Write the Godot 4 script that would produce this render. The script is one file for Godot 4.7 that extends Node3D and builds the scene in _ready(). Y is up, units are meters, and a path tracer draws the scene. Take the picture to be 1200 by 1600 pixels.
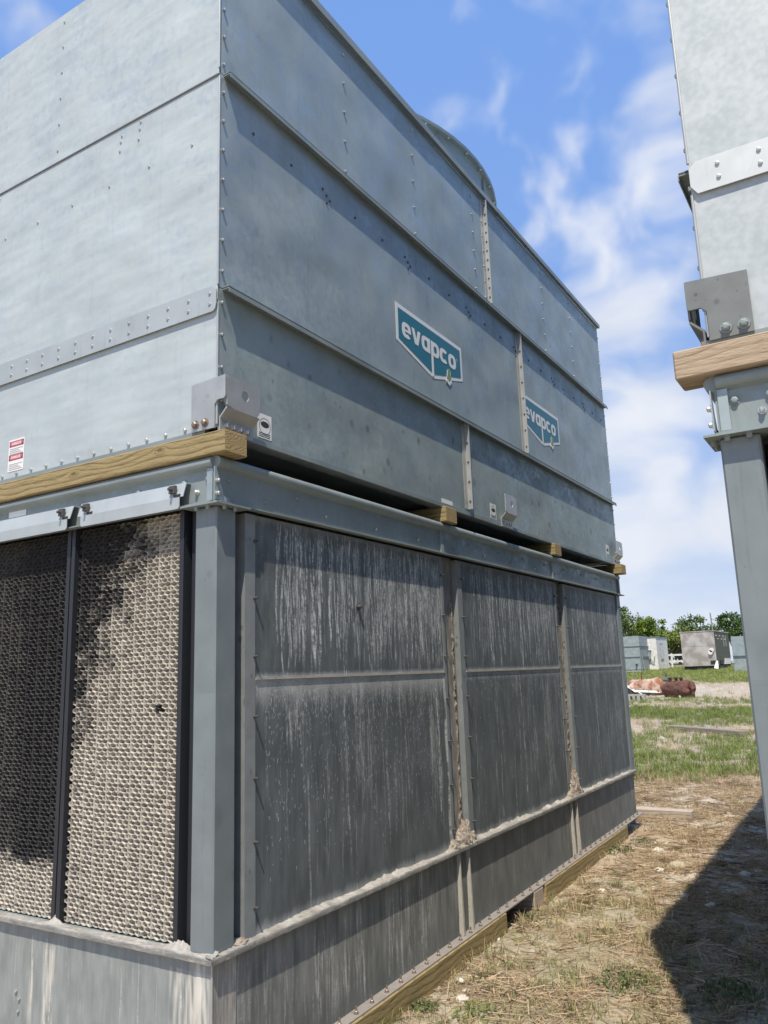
extends Node3D
# Two galvanised cooling towers in a yard. y is up, metres. The tower with the logos stands with its near corner at x = 0, z = 0.

const W := 3.66
const L := 5.49
const SUN := Vector3(0.96, 4.86, 2.28)
const Y_LEDGE := 0.545     # top of the water basin
const Y_BEAM := 2.14       # underside of the frame beam
const Y_BEAM_TOP := 2.325
const Y_BOT := 2.415       # underside of the fan casing
const Y_S2 := 3.02
const Y_S1 := 4.005
const Y_TOP := 4.85

var mats := {}
var shared := {}
var counts := {}


class MB:
	var v := PackedVector3Array()
	var n := PackedVector3Array()
	var t := PackedVector2Array()
	var c := PackedColorArray()
	var ix := PackedInt32Array()
	var col := Color.WHITE
	var xf := Transform3D.IDENTITY
	var flip := false

	func put(p: Vector3, nn: Vector3, uv: Vector2) -> int:
		v.append(p); n.append(nn); t.append(uv); c.append(col)
		return v.size() - 1

	func uv_of(p: Vector3, nn: Vector3) -> Vector2:
		var a := nn.abs()
		if a.x >= a.y and a.x >= a.z:
			return Vector2(-p.z, -p.y)
		if a.y >= a.z:
			return Vector2(p.x, p.z)
		return Vector2(p.x, -p.y)

	# corners run counter-clockwise seen from outside
	func quad(a: Vector3, b: Vector3, d: Vector3, e: Vector3, uvs := PackedVector2Array()) -> void:
		a = xf * a; b = xf * b; d = xf * d; e = xf * e
		var nn := (b - a).cross(e - a) + (d - b).cross(a - b) + (e - d).cross(b - d)
		nn = nn.normalized()
		if flip:
			nn = -nn
		var k := v.size()
		if uvs.size() == 4:
			put(a, nn, uvs[0]); put(b, nn, uvs[1]); put(d, nn, uvs[2]); put(e, nn, uvs[3])
		else:
			put(a, nn, uv_of(a, nn)); put(b, nn, uv_of(b, nn)); put(d, nn, uv_of(d, nn)); put(e, nn, uv_of(e, nn))
		if flip:
			ix.append_array(PackedInt32Array([k, k + 1, k + 2, k, k + 2, k + 3]))
		else:
			ix.append_array(PackedInt32Array([k, k + 2, k + 1, k, k + 3, k + 2]))

	func tri(a: Vector3, b: Vector3, d: Vector3) -> void:
		a = xf * a; b = xf * b; d = xf * d
		var nn := (b - a).cross(d - a).normalized()
		if flip:
			nn = -nn
		var k := v.size()
		put(a, nn, uv_of(a, nn)); put(b, nn, uv_of(b, nn)); put(d, nn, uv_of(d, nn))
		ix.append_array(PackedInt32Array([k, k + 1, k + 2] if flip else [k, k + 2, k + 1]))

	# eight corners: four below, four above, each counter-clockwise seen from above
	func hexa(p: Array) -> void:
		quad(p[3], p[2], p[1], p[0])
		quad(p[4], p[5], p[6], p[7])
		for k in 4:
			var j := (k + 1) % 4
			quad(p[k], p[j], p[j + 4], p[k + 4])

	func box(x0: float, x1: float, y0: float, y1: float, z0: float, z1: float) -> void:
		hexa([Vector3(x0, y0, z1), Vector3(x1, y0, z1), Vector3(x1, y0, z0), Vector3(x0, y0, z0), Vector3(x0, y1, z1), Vector3(x1, y1, z1), Vector3(x1, y1, z0), Vector3(x0, y1, z0)])

	# box with chamfered edges
	func cbox(lo: Vector3, hi: Vector3, b: float) -> void:
		var c0 := (lo + hi) / 2
		var h := (hi - lo) / 2
		var i := h - Vector3(b, b, b)
		for s in [-1.0, 1.0]:
			face(c0 + Vector3(h.x * s, 0, 0), Vector3(0, i.y, 0), Vector3(0, 0, i.z * s))
			face(c0 + Vector3(0, h.y * s, 0), Vector3(0, 0, i.z), Vector3(i.x * s, 0, 0))
			face(c0 + Vector3(0, 0, h.z * s), Vector3(i.x, 0, 0), Vector3(0, i.y * s, 0))
		for s in [-1.0, 1.0]:
			for u in [-1.0, 1.0]:
				edge(c0 + Vector3(i.x * s, h.y * u, 0), c0 + Vector3(h.x * s, i.y * u, 0), Vector3(0, 0, i.z), c0)
				edge(c0 + Vector3(i.x * s, 0, h.z * u), c0 + Vector3(h.x * s, 0, i.z * u), Vector3(0, i.y, 0), c0)
				edge(c0 + Vector3(0, i.y * s, h.z * u), c0 + Vector3(0, h.y * s, i.z * u), Vector3(i.x, 0, 0), c0)
				for w in [-1.0, 1.0]:
					var a := c0 + Vector3(h.x * s, i.y * u, i.z * w)
					var b2 := c0 + Vector3(i.x * s, h.y * u, i.z * w)
					var d := c0 + Vector3(i.x * s, i.y * u, h.z * w)
					if (b2 - a).cross(d - a).dot(a - c0) > 0:
						tri(a, b2, d)
					else:
						tri(a, d, b2)

	func face(m: Vector3, u: Vector3, w: Vector3) -> void:
		quad(m - u - w, m + u - w, m + u + w, m - u + w)

	func edge(a: Vector3, b: Vector3, along: Vector3, from: Vector3) -> void:
		if (b - a).cross(along).dot((a + b) / 2 - from) > 0:
			quad(a - along, b - along, b + along, a + along)
		else:
			quad(b - along, a - along, a + along, b + along)

	# polygon (counter-clockwise seen against the direction of thick) with thickness
	func slab(p: Array, thick: Vector3) -> void:
		var q := PackedVector2Array()
		var u: Vector3 = (p[1] - p[0]).normalized()
		var nn := -thick.normalized()
		var w := nn.cross(u)
		for a in p:
			q.append(Vector2(a.dot(u), a.dot(w)))
		var order := Geometry2D.triangulate_polygon(q)
		for k in range(0, order.size(), 3):
			var a: Vector3 = p[order[k]]
			var b: Vector3 = p[order[k + 1]]
			var d: Vector3 = p[order[k + 2]]
			if (b - a).cross(d - a).dot(nn) < 0:
				var e := b
				b = d
				d = e
			tri(a, b, d)
			tri(a + thick, d + thick, b + thick)
		for k in p.size():
			var a: Vector3 = p[k]
			var b: Vector3 = p[(k + 1) % p.size()]
			quad(b, a, a + thick, b + thick)

	# closed profile in (x, y), counter-clockwise seen from +z, drawn from z0 (near) to z1 (far)
	func along_z(prof: Array, z0: float, z1: float) -> void:
		var p := []
		for a in prof:
			p.append(Vector3(a.x, a.y, z0))
		slab(p, Vector3(0, 0, z1 - z0))

	# closed profile in (z, y), counter-clockwise seen from +x (z runs to the left there), drawn from x0 to x1 < x0
	func along_x(prof: Array, x0: float, x1: float) -> void:
		var p := []
		for a in prof:
			p.append(Vector3(x0, a.y, a.x))
		slab(p, Vector3(x1 - x0, 0, 0))

	func frame_of(d: Vector3) -> Array:
		var u := d.cross(Vector3.UP if absf(d.y) < 0.9 else Vector3.RIGHT).normalized()
		return [u, d.cross(u)]

	func rod(a: Vector3, b: Vector3, r: float, seg := 8, r2 := -1.0, caps := true) -> void:
		if r2 < 0:
			r2 = r
		var d := (b - a).normalized()
		var f := frame_of(d)
		for k in seg:
			var p := TAU * k / seg
			var q := TAU * (k + 1) / seg
			var e0: Vector3 = f[0] * cos(p) + f[1] * sin(p)
			var e1: Vector3 = f[0] * cos(q) + f[1] * sin(q)
			quad(a + e0 * r, a + e1 * r, b + e1 * r2, b + e0 * r2)
			if caps:
				tri(b, b + e0 * r2, b + e1 * r2)
				tri(a, a + e1 * r, a + e0 * r)

	# hexagon head with a washer below it
	func bolt(p: Vector3, d: Vector3, r: float, h: float, washer := true) -> void:
		if washer:
			rod(p, p + d * h * 0.2, r * 1.45, 10)
		var f := frame_of(d)
		for k in 6:
			var a := TAU * k / 6
			var b := TAU * (k + 1) / 6
			var e0: Vector3 = f[0] * cos(a) + f[1] * sin(a)
			var e1: Vector3 = f[0] * cos(b) + f[1] * sin(b)
			quad(p + e0 * r, p + e1 * r, p + e1 * r + d * h * 0.8, p + e0 * r + d * h * 0.8)
			quad(p + e0 * r + d * h * 0.8, p + e1 * r + d * h * 0.8, p + e1 * r * 0.6 + d * h, p + e0 * r * 0.6 + d * h)
			tri(p + d * h * 1.04, p + e0 * r * 0.6 + d * h, p + e1 * r * 0.6 + d * h)

	# smooth sheet of nu by nv points; its front faces where the u direction crossed with the v direction points
	func grid(p: PackedVector3Array, nu: int, nv: int, cols := PackedColorArray(), uvs := PackedVector2Array()) -> void:
		var k0 := v.size()
		var nn := PackedVector3Array()
		nn.resize(p.size())
		for i in nu:
			for j in nv:
				var a := p[mini(i + 1, nu - 1) * nv + j] - p[maxi(i - 1, 0) * nv + j]
				var b := p[i * nv + mini(j + 1, nv - 1)] - p[i * nv + maxi(j - 1, 0)]
				nn[i * nv + j] = a.cross(b).normalized()
		for k in p.size():
			var q := xf * p[k]
			var m := (xf.basis * nn[k]).normalized()
			col = cols[k] if cols.size() else col
			put(q, m, uvs[k] if uvs.size() else uv_of(q, m))
		for i in nu - 1:
			for j in nv - 1:
				var a := k0 + i * nv + j
				var b := a + nv
				if flip:
					ix.append_array(PackedInt32Array([a, b, b + 1, a, b + 1, a + 1]))
				else:
					ix.append_array(PackedInt32Array([a, b + 1, b, a, a + 1, b + 1]))
		col = Color.WHITE

	func mesh(m: Material) -> ArrayMesh:
		var a := []
		a.resize(Mesh.ARRAY_MAX)
		a[Mesh.ARRAY_VERTEX] = v
		a[Mesh.ARRAY_NORMAL] = n
		a[Mesh.ARRAY_TEX_UV] = t
		a[Mesh.ARRAY_COLOR] = c
		a[Mesh.ARRAY_INDEX] = ix
		var me := ArrayMesh.new()
		me.add_surface_from_arrays(Mesh.PRIMITIVE_TRIANGLES, a)
		me.surface_set_material(0, m)
		return me


# paints deposits (lime, dirt) on a sheet: s is how much of it lies there
class Sheet:
	var w: int
	var h: int
	var s := PackedFloat32Array()
	var rng := RandomNumberGenerator.new()
	func _init(ww: int, hh: int, seed_: int) -> void:
		w = ww; h = hh
		s.resize(w * h)
		rng.seed = seed_
	func dot(x: int, y: int, a: float) -> void:
		if x >= 0 and y >= 0 and x < w and y < h:
			s[y * w + x] = maxf(s[y * w + x], a)
	func add(x: int, y: int, a: float) -> void:
		if x >= 0 and y >= 0 and x < w and y < h:
			s[y * w + x] = minf(1.0, s[y * w + x] + a)
	# a run of lime down the sheet: beaded, wandering, thinning out at both ends
	func drip(x: float, y0: float, y1: float, wide: float, amp: float) -> void:
		var a := 1.0
		var drift := 0.0
		for y in range(int(y0), int(y1)):
			drift = clampf(drift + rng.randf_range(-0.10, 0.10), -0.3, 0.3)
			x += drift * 0.22
			a = clampf(a + rng.randf_range(-0.22, 0.22), 0.15, 1.0)
			var f := minf(1.0, minf((y - y0) / 25.0 + 0.3, (y1 - y) / 40.0))
			var half := wide * (0.7 + 0.6 * rng.randf()) / 2
			for xx in range(int(floor(x - half)), int(ceil(x + half)) + 1):
				var e := clampf(half + 0.6 - absf(xx - x), 0.0, 1.0)
				dot(xx, y, amp * a * e * f)
	func blot(x: float, y: float, r: float, amp: float) -> void:
		var tall := rng.randf_range(0.8, 1.8)
		for yy in range(int(y - r * tall) - 1, int(y + r * tall) + 2):
			for xx in range(int(x - r) - 1, int(x + r) + 2):
				var q := Vector2((xx - x) / r, (yy - y) / (r * tall)).length() + rng.randf_range(-0.12, 0.12)
				if q < 1.0:
					var o := posmod(yy, h) * w + posmod(xx, w)
					s[o] = maxf(s[o], amp * clampf((1.0 - q) * 2.2, 0.0, 1.0))
	func scratch(amp: float) -> void:
		var p := Vector2(rng.randf_range(0, w), rng.randf_range(0, h))
		var d := Vector2.from_angle(rng.randf() * TAU)
		for k in rng.randi_range(15, 120):
			p += d
			d = d.rotated(rng.randf_range(-0.03, 0.03))
			s[posmod(int(p.y), h) * w + posmod(int(p.x), w)] = amp
	func bundle(x0: float, x1: float, y0: float, y1: float, count: int, amp: float) -> void:
		for k in count:
			var a := rng.randf_range(y0, lerpf(y0, y1, 0.5))
			drip(rng.randf_range(x0, x1), a, rng.randf_range(lerpf(a, y1, 0.4), y1), rng.randf_range(0.8, 2.4), amp * rng.randf_range(0.3, 1.0))
	func film(x0: float, x1: float, y0: float, y1: float, amp: float, n: FastNoiseLite) -> void:
		for y in range(maxi(0, int(y0)), mini(h, int(y1))):
			for x in range(maxi(0, int(x0)), mini(w, int(x1))):
				var q := n.get_noise_2d(x * 4.0, y * 0.35) * 0.5 + 0.5
				var e := minf(minf((x - x0) / 12.0, (x1 - x) / 12.0), minf((y - y0) / 30.0 + 0.4, (y1 - y) / 60.0))
				add(x, y, amp * clampf(e, 0.0, 1.0) * clampf((q - 0.25) * 2.2, 0.0, 1.0))
	# ragged band of crust hanging from the line y0, its teeth of uneven length
	func ragged(y0: int, deep: float, amp: float, n: FastNoiseLite) -> void:
		for x in w:
			var d := deep * (0.35 + 0.8 * (n.get_noise_2d(x * 3.0, y0) * 0.5 + 0.5) + 0.5 * rng.randf())
			for y in range(y0, mini(h, y0 + int(d * 1.5))):
				var f := 1.0 - (y - y0) / (d * 1.5)
				add(x, y, amp * clampf(f * 1.3, 0.0, 1.0) * (0.35 + 0.65 * rng.randf()))
	func specks(count: int, x0: float, x1: float, y0: float, y1: float, amp: float, tall: int) -> void:
		for k in count:
			var x := int(rng.randf_range(x0, x1))
			var y := int(lerpf(y0, y1, rng.randf() * rng.randf() if y1 > y0 else 0.0))
			var a := amp * rng.randf_range(0.3, 1.0)
			for q in rng.randi_range(1, tall):
				dot(x, y + q, a)
	func texture(base: Color, lime: Color, tone: FastNoiseLite, tone_amp: float, sy := 1.0) -> ImageTexture:
		var lut := PackedByteArray()
		for a in 65:
			for b in 33:
				var q := base.lerp(lime, a / 64.0) * (1.0 + tone_amp * (b - 16.0) / 16.0)
				q = Color(clampf(q.r, 0, 1), clampf(q.g, 0, 1), clampf(q.b, 0, 1)).linear_to_srgb()
				lut.append(int(q.r * 255)); lut.append(int(q.g * 255)); lut.append(int(q.b * 255))
		var d := PackedByteArray()
		d.resize(w * h * 3)
		for y in h:
			for x in w:
				var a := int(clampf(s[y * w + x], 0, 1) * 64)
				var b := int(clampf(tone.get_noise_2d(x, y * sy) * 1.6 * 16 + 16, 0, 32))
				var k := (a * 33 + b) * 3
				var o := (y * w + x) * 3
				d[o] = lut[k]; d[o + 1] = lut[k + 1]; d[o + 2] = lut[k + 2]
		return ImageTexture.create_from_image(Image.create_from_data(w, h, false, Image.FORMAT_RGB8, d))


func noise(seed_: int, freq: float, oct := 4, type := FastNoiseLite.TYPE_SIMPLEX_SMOOTH) -> FastNoiseLite:
	var f := FastNoiseLite.new()
	f.seed = seed_
	f.frequency = freq
	f.noise_type = type
	f.fractal_type = FastNoiseLite.FRACTAL_FBM
	f.fractal_octaves = oct
	return f


func lin(r: float, g: float, b: float) -> Color:
	return Color(r, g, b).linear_to_srgb()


# tiling texture: colour a to b by layered noise; layers are [seed, frequency, octaves, weight, type]
func tile(size: int, a: Color, b: Color, layers: Array, contrast := 1.0) -> ImageTexture:
	var ims := []
	for l in layers:
		var f := noise(l[0], l[1], l[2], l[4] if l.size() > 4 else FastNoiseLite.TYPE_SIMPLEX_SMOOTH)
		if l.size() > 4 and l[4] == FastNoiseLite.TYPE_CELLULAR:
			f.cellular_return_type = FastNoiseLite.RETURN_CELL_VALUE
			f.fractal_type = FastNoiseLite.FRACTAL_NONE
		var im: Image = f.get_seamless_image(size, size)
		im.convert(Image.FORMAT_L8)
		ims.append(im.get_data())
	var lut := PackedByteArray()
	for k in 256:
		var q := a.lerp(b, clampf((k / 255.0 - 0.5) * contrast + 0.5, 0, 1)).linear_to_srgb()
		lut.append(int(q.r * 255)); lut.append(int(q.g * 255)); lut.append(int(q.b * 255))
	var d := PackedByteArray()
	d.resize(size * size * 3)
	var total := 0.0
	for l in layers:
		total += l[3]
	for k in size * size:
		var s := 0.0
		for j in ims.size():
			s += ims[j][k] * layers[j][3]
		var q := int(s / total) * 3
		d[k * 3] = lut[q]; d[k * 3 + 1] = lut[q + 1]; d[k * 3 + 2] = lut[q + 2]
	return ImageTexture.create_from_image(Image.create_from_data(size, size, false, Image.FORMAT_RGB8, d))


func gray(size: int, seed_: int, freq: float, oct: int) -> ImageTexture:
	var im := noise(seed_, freq, oct).get_seamless_image(size, size)
	return ImageTexture.create_from_image(im)


func mat(called: String, color: Color, rough: float, metal := 0.0, tex: Texture2D = null, tri_scale := 0.0, bump: Texture2D = null, bump_cm := 0.0) -> StandardMaterial3D:
	var m := StandardMaterial3D.new()
	m.resource_name = called
	m.albedo_color = color.linear_to_srgb()
	m.roughness = rough
	m.metallic = metal
	if tex:
		m.albedo_texture = tex
	if bump:
		m.heightmap_enabled = true
		m.heightmap_texture = bump
		m.heightmap_scale = bump_cm
	if tri_scale > 0:
		m.uv1_triplanar = true
		m.uv1_world_triplanar = true
		m.uv1_scale = Vector3.ONE * tri_scale
	mats[called] = m
	return m


func numbered(called: String) -> String:
	counts[called] = counts.get(called, -1) + 1
	return called if counts[called] == 0 else "%s_%03d" % [called, counts[called]]


func tag(o: Node3D, label: String, category: String, group := "", kind := "") -> void:
	if label: o.set_meta("label", label)
	if category: o.set_meta("category", category)
	if group: o.set_meta("group", group)
	if kind: o.set_meta("kind", kind)


func thing(called: String, label: String, category: String, at := Vector3.ZERO, group := "") -> Node3D:
	var o := Node3D.new()
	o.name = numbered(called)
	add_child(o)
	o.position = at
	tag(o, label, category, group)
	return o


func part(called: String, b: MB, m: Material, parent: Node, kind := "") -> MeshInstance3D:
	var o := MeshInstance3D.new()
	o.name = called if parent != self else numbered(called)
	o.mesh = b.mesh(m)
	if kind:
		o.set_meta("kind", kind)
	parent.add_child(o, true)
	return o


func solo(called: String, b: MB, m: Material, label: String, category: String, group := "", at := Vector3.ZERO) -> MeshInstance3D:
	var o := part(called, b, m, self)
	o.position = at
	tag(o, label, category, group)
	return o


func ground_y(x: float, z: float) -> float:
	return -0.04 - 0.018 * z


# ---------------------------------------------------------------- set-up

func _ready() -> void:
	var cam := Camera3D.new()
	cam.name = "camera"
	cam.basis = Basis(Vector3.UP, 0.548277) * Basis(Vector3.RIGHT, 0.198831) * Basis(Vector3.BACK, -0.0333765)
	cam.position = Vector3(2.0834, 1.48, 2.197)
	cam.fov = 65.208
	cam.near = 0.05
	cam.far = 2000.0
	add_child(cam)
	cam.current = true

	var env := Environment.new()
	env.background_mode = Environment.BG_SKY
	env.tonemap_mode = Environment.TONE_MAPPER_LINEAR
	env.tonemap_exposure = EXPOSURE
	env.sdfgi_enabled = true
	env.ssao_enabled = true
	env.ssil_enabled = true
	var sky := Sky.new()
	sky.sky_material = sky_material()
	env.sky = sky
	env.background_energy_multiplier = SKY_ENERGY
	var we := WorldEnvironment.new()
	we.name = "environment"
	we.environment = env
	add_child(we)

	var sun := DirectionalLight3D.new()
	sun.name = "sun"
	sun.light_energy = SUN_ENERGY
	sun.light_color = Color(1.0, 0.955, 0.88)
	sun.light_angular_distance = 0.55
	sun.shadow_enabled = true
	add_child(sun)
	sun.look_at_from_position(SUN * 5, Vector3.ZERO, Vector3.BACK)

	make_materials()
	make_ground()
	make_background()
	make_trees()
	tower_casing(Vector3.ZERO, true)
	tower_basin(Vector3.ZERO, true)
	tower_casing(Vector3(1.75 + W, 0, -0.27), false)
	tower_basin(Vector3(1.722 + W, 0, -0.27), false)
	make_timbers()
	make_cover()


const EXPOSURE := 1.45
const SKY_ENERGY := 1.2
const SUN_ENERGY := 1.25


func sky_material() -> PanoramaSkyMaterial:
	var w := 2048
	var h := 1024
	var im := Image.create(w, h, false, Image.FORMAT_RGBF)
	var n1 := noise(11, 1.5, 6)
	var n2 := noise(23, 5.0, 6)
	var n3 := noise(37, 0.8, 3)
	# cloud banks, as seen from the yard: direction, reach, thickness
	var banks := [
		[dir_of(1010, 220), 0.11, 0.95], [dir_of(1040, 310), 0.10, 0.9], [dir_of(985, 330), 0.08, 0.55], [dir_of(930, 430), 0.06, 0.4],
		[dir_of(960, 560), 0.10, 0.75], [dir_of(1000, 640), 0.14, 0.85], [dir_of(1060, 780), 0.12, 0.8], [dir_of(1040, 900), 0.10, 0.6],
		[dir_of(680, 165), 0.035, 0.5], [dir_of(790, 95), 0.04, 0.4], [dir_of(660, 5), 0.05, 0.4], [dir_of(830, 320), 0.06, 0.4], [dir_of(10, 5), 0.12, 1.4], [dir_of(870, 410), 0.07, 0.4]]
	var data := PackedFloat32Array()
	data.resize(w * h * 3)
	for y in h:
		var up := (0.5 - (y + 0.5) / h) * PI
		var sy := sin(up)
		var cy := cos(up)
		for x in w:
			var o := (y * w + x) * 3
			if sy < -0.02:
				data[o] = 0.28; data[o + 1] = 0.26; data[o + 2] = 0.22
				continue
			# Godot's panorama: the first column looks along -z
			var a := (x + 0.5) / w * TAU
			var d := Vector3(sin(a) * cy, sy, -cos(a) * cy)
			var e := clampf(sy, 0, 1)
			var air := Vector3(0.110, 0.215, 0.475).lerp(Vector3(0.28, 0.37, 0.51), pow(1.0 - e, 3.0))
			var base := n1.get_noise_3d(d.x * 1.3, d.y * 2.0, d.z * 1.3) * 0.55 + n2.get_noise_3d(d.x * 1.3 + 0.25 * n3.get_noise_3d(d.z * 4, d.x * 4, d.y * 4), d.y * 2.0, d.z * 1.3) * 0.75
			var cover := -0.17 + 0.52 * pow(1.0 - e, 2.2) + 0.30 * n3.get_noise_3d(d.x, d.y, d.z)
			for b in banks:
				var far: float = 1.0 - d.dot(b[0])
				var r: float = b[1]
				if far < r * r * 4:
					cover += b[2] * exp(-far * 2.0 / (r * r)) * 0.39
			var dens := clampf((base + cover) * 1.15, 0.0, 1.0)
			dens = dens * dens * (3 - 2 * dens)
			var white := Vector3(0.52, 0.53, 0.555).lerp(Vector3(0.40, 0.425, 0.475), clampf(-n2.get_noise_3d(d.x * 0.7 + 5, d.y, d.z) * 1.2 + 0.2, 0, 1))
			air = air.lerp(white, dens * 0.88)
			air = air.lerp(Vector3(0.44, 0.475, 0.535), 0.85 * pow(1.0 - e, 6.0))
			data[o] = air.x; data[o + 1] = air.y; data[o + 2] = air.z
	im.set_data(w, h, false, Image.FORMAT_RGBF, data.to_byte_array())
	var m := PanoramaSkyMaterial.new()
	m.panorama = ImageTexture.create_from_image(im)
	return m


# the direction in which the photograph's pixel (of 1200 x 1600) looks
func dir_of(px: float, py: float) -> Vector3:
	var b := Basis(Vector3.UP, 0.548277) * Basis(Vector3.RIGHT, 0.198831) * Basis(Vector3.BACK, -0.0333765)
	return (b * Vector3((px - 600) / 1250.73, -(py - 800) / 1250.73, -1)).normalized()


func make_materials() -> void:
	var fine := gray(512, 5, 0.05, 4)
	var wave := gray(256, 6, 0.012, 2)
	shared.fine = fine
	# galvanised sheet: faint spangle, cloudy oxide, rain marks
	var gs := Sheet.new(1024, 1024, 75)
	for k in 110:
		gs.drip(gs.rng.randf_range(0, 1024), gs.rng.randf_range(-100, 900), gs.rng.randf_range(100, 1100), gs.rng.randf_range(1, 8), gs.rng.randf_range(0.03, 0.25))
	for k in 90:
		gs.scratch(gs.rng.randf_range(0.1, 0.45))
	for k in 160:
		gs.blot(gs.rng.randf_range(0, 1024), gs.rng.randf_range(0, 1024), gs.rng.randf_range(1.5, 4) if k % 8 else gs.rng.randf_range(9, 40), gs.rng.randf_range(0.08, 0.35))
	var galv := gs.texture(Color(0.93, 0.94, 0.94), Color(0.55, 0.58, 0.58), noise(76, 0.007, 5), 0.09, 1.0)
	var sp := Sheet.new(1024, 1024, 77)
	for k in 420:
		if k % 5 == 0: sp.scratch(sp.rng.randf_range(0.1, 0.4))
		sp.blot(sp.rng.randf_range(0, 1024), sp.rng.randf_range(0, 1024), sp.rng.randf_range(1.5, 4.0) if k % 7 else sp.rng.randf_range(5.0, 11.0), sp.rng.randf_range(0.25, 0.8))
	var spotted := sp.texture(Color(0.92, 0.93, 0.93), Color(0.46, 0.48, 0.49), noise(78, 0.01, 4), 0.10, 1.0)
	# rolled sheet: faint streaks along its length, old runs and scuffs
	var ro := Sheet.new(1024, 1024, 79)
	for k in 150:
		ro.drip(ro.rng.randf_range(0, 1024), ro.rng.randf_range(-100, 900), ro.rng.randf_range(100, 1100), ro.rng.randf_range(1, 7), ro.rng.randf_range(0.03, 0.22))
	for k in 60:
		ro.scratch(ro.rng.randf_range(0.1, 0.5))
	for k in 130:
		ro.blot(ro.rng.randf_range(0, 1024), ro.rng.randf_range(0, 1024), ro.rng.randf_range(2, 5) if k % 6 else ro.rng.randf_range(10, 34), ro.rng.randf_range(0.05, 0.3))
	var rolled := ro.texture(Color(0.90, 0.91, 0.91), Color(0.60, 0.63, 0.64), noise(80, 0.006, 5), 0.075, 5.0)
	var rough := tile(1024, Color(0.14, 0.14, 0.14), Color(0.62, 0.62, 0.62), [[12, 0.005, 4, 1.0], [13, 0.04, 3, 0.5], [17, 0.10, 1, 0.9, FastNoiseLite.TYPE_CELLULAR]], 1.6)
	for a in [["galv", galv, Color(0.375, 0.445, 0.465)], ["galv_spotted", spotted, Color(0.35, 0.415, 0.415)], ["galv_dull", galv, Color(0.295, 0.34, 0.342)], ["galv_chalk_sunlit", rolled, Color(0.53, 0.595, 0.615)]]:  # front zinc is paler: some film, plus sunlit brightness put into the colour
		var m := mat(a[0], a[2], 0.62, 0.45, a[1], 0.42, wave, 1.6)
		m.roughness_texture = rough
		m.roughness = 1.0
	mats.galv_dull.metallic = 0.35
	var scuff := tile(1024, Color(0.80, 0.82, 0.83), Color(1, 1, 1), [[14, 0.008, 4, 0.8], [15, 0.05, 4, 1.0], [16, 0.03, 1, 0.3, FastNoiseLite.TYPE_CELLULAR]], 2.2)
	mat("galv_scuffed", Color(0.50, 0.55, 0.57), 0.65, 0.2, scuff, 0.55)
	mats.galv_chalk_sunlit.metallic = 0.22
	mat("steel_dark", Color(0.17, 0.17, 0.165), 0.6, 0.2, galv, 0.6)
	mat("steel_bright", Color(0.52, 0.525, 0.51), 0.45, 0.5, galv, 0.9)
	mat("bolt", Color(0.62, 0.62, 0.60), 0.35, 0.8)
	mat("bolt_brown", Color(0.27, 0.22, 0.185), 0.45, 0.5)
	mat("screw_dark", Color(0.10, 0.10, 0.10), 0.6, 0.4)
	mat("black", Color(0.03, 0.03, 0.031), 0.7)
	mat("plastic_frame", Color(0.022, 0.025, 0.032), 0.5)
	mat("gasket", Color(0.08, 0.08, 0.08), 0.8)
	mat("white_vinyl", Color(0.78, 0.79, 0.78), 0.5)
	mat("teal_vinyl", Color(0.010, 0.155, 0.215), 0.42)
	mat("green_vinyl", Color(0.20, 0.33, 0.14), 0.6)
	mat("red_print", Color(0.62, 0.10, 0.15), 0.6)
	mat("black_print", Color(0.04, 0.04, 0.04), 0.6)
	mat("grey_print", Color(0.35, 0.35, 0.35), 0.6)
	var fill := mat("fill", Color.WHITE, 0.85)
	fill.vertex_color_use_as_albedo = true
	var crust := mat("crust", Color.WHITE, 1.0, 0.0, null, 9.0, fine, 0.6)
	crust.vertex_color_use_as_albedo = true
	# treated pine: grain along u
	for a in [["pine_green", Color(0.115, 0.082, 0.034), Color(0.345, 0.27, 0.13), 41], ["pine_fresh", Color(0.25, 0.175, 0.11), Color(0.45, 0.355, 0.25), 43], ["pine_grey", Color(0.26, 0.20, 0.15), Color(0.50, 0.43, 0.36), 47]]:
		var m := mat(a[0], Color.WHITE, 0.8, 0.0, wood_texture(a[1], a[2], a[3]), 1.0, fine, 0.1)
		m.uv1_scale = Vector3(0.9, 3.6, 3.6)
	for a in [["pine_green_end", Color(0.13, 0.09, 0.035), Color(0.45, 0.33, 0.16), 51], ["pine_fresh_end", Color(0.30, 0.19, 0.10), Color(0.55, 0.40, 0.24), 52]]:
		mat(a[0], Color.WHITE, 0.9, 0.0, end_grain(a[1], a[2], a[3]))
	mat("pine_grey_end", Color.WHITE, 0.9, 0.0, end_grain(Color(0.30, 0.22, 0.17), Color(0.52, 0.43, 0.36), 53))
	var gz: StandardMaterial3D = mats.pine_green.duplicate()
	gz.uv1_scale = Vector3(3.6, 3.6, 0.9)
	mats.pine_green_z = gz
	mat("pine_old", Color.WHITE, 0.9, 0.0, wood_texture(Color(0.13, 0.11, 0.09), Color(0.30, 0.265, 0.22), 48), 1.0, fine, 0.3)
	mats.pine_old.uv1_scale = Vector3(0.9, 3.6, 3.6)
	mat("post_tin", Color(0.30, 0.275, 0.255), 0.7, 0.15, spotted, 1.3)
	mat("frame_lime", Color(0.255, 0.278, 0.28), 0.7, 0.15, spotted, 0.8)
	mat("seam_tan", Color(0.45, 0.425, 0.375), 0.95, 0.0, spotted, 1.5)
	mat("galv_post", Color(0.24, 0.275, 0.288), 0.6, 0.3, galv, 0.7)
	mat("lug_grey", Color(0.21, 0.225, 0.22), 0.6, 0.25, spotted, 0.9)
	mat("eliminator", Color(0.22, 0.21, 0.19), 0.8, 0.0, spotted, 1.0)
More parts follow.
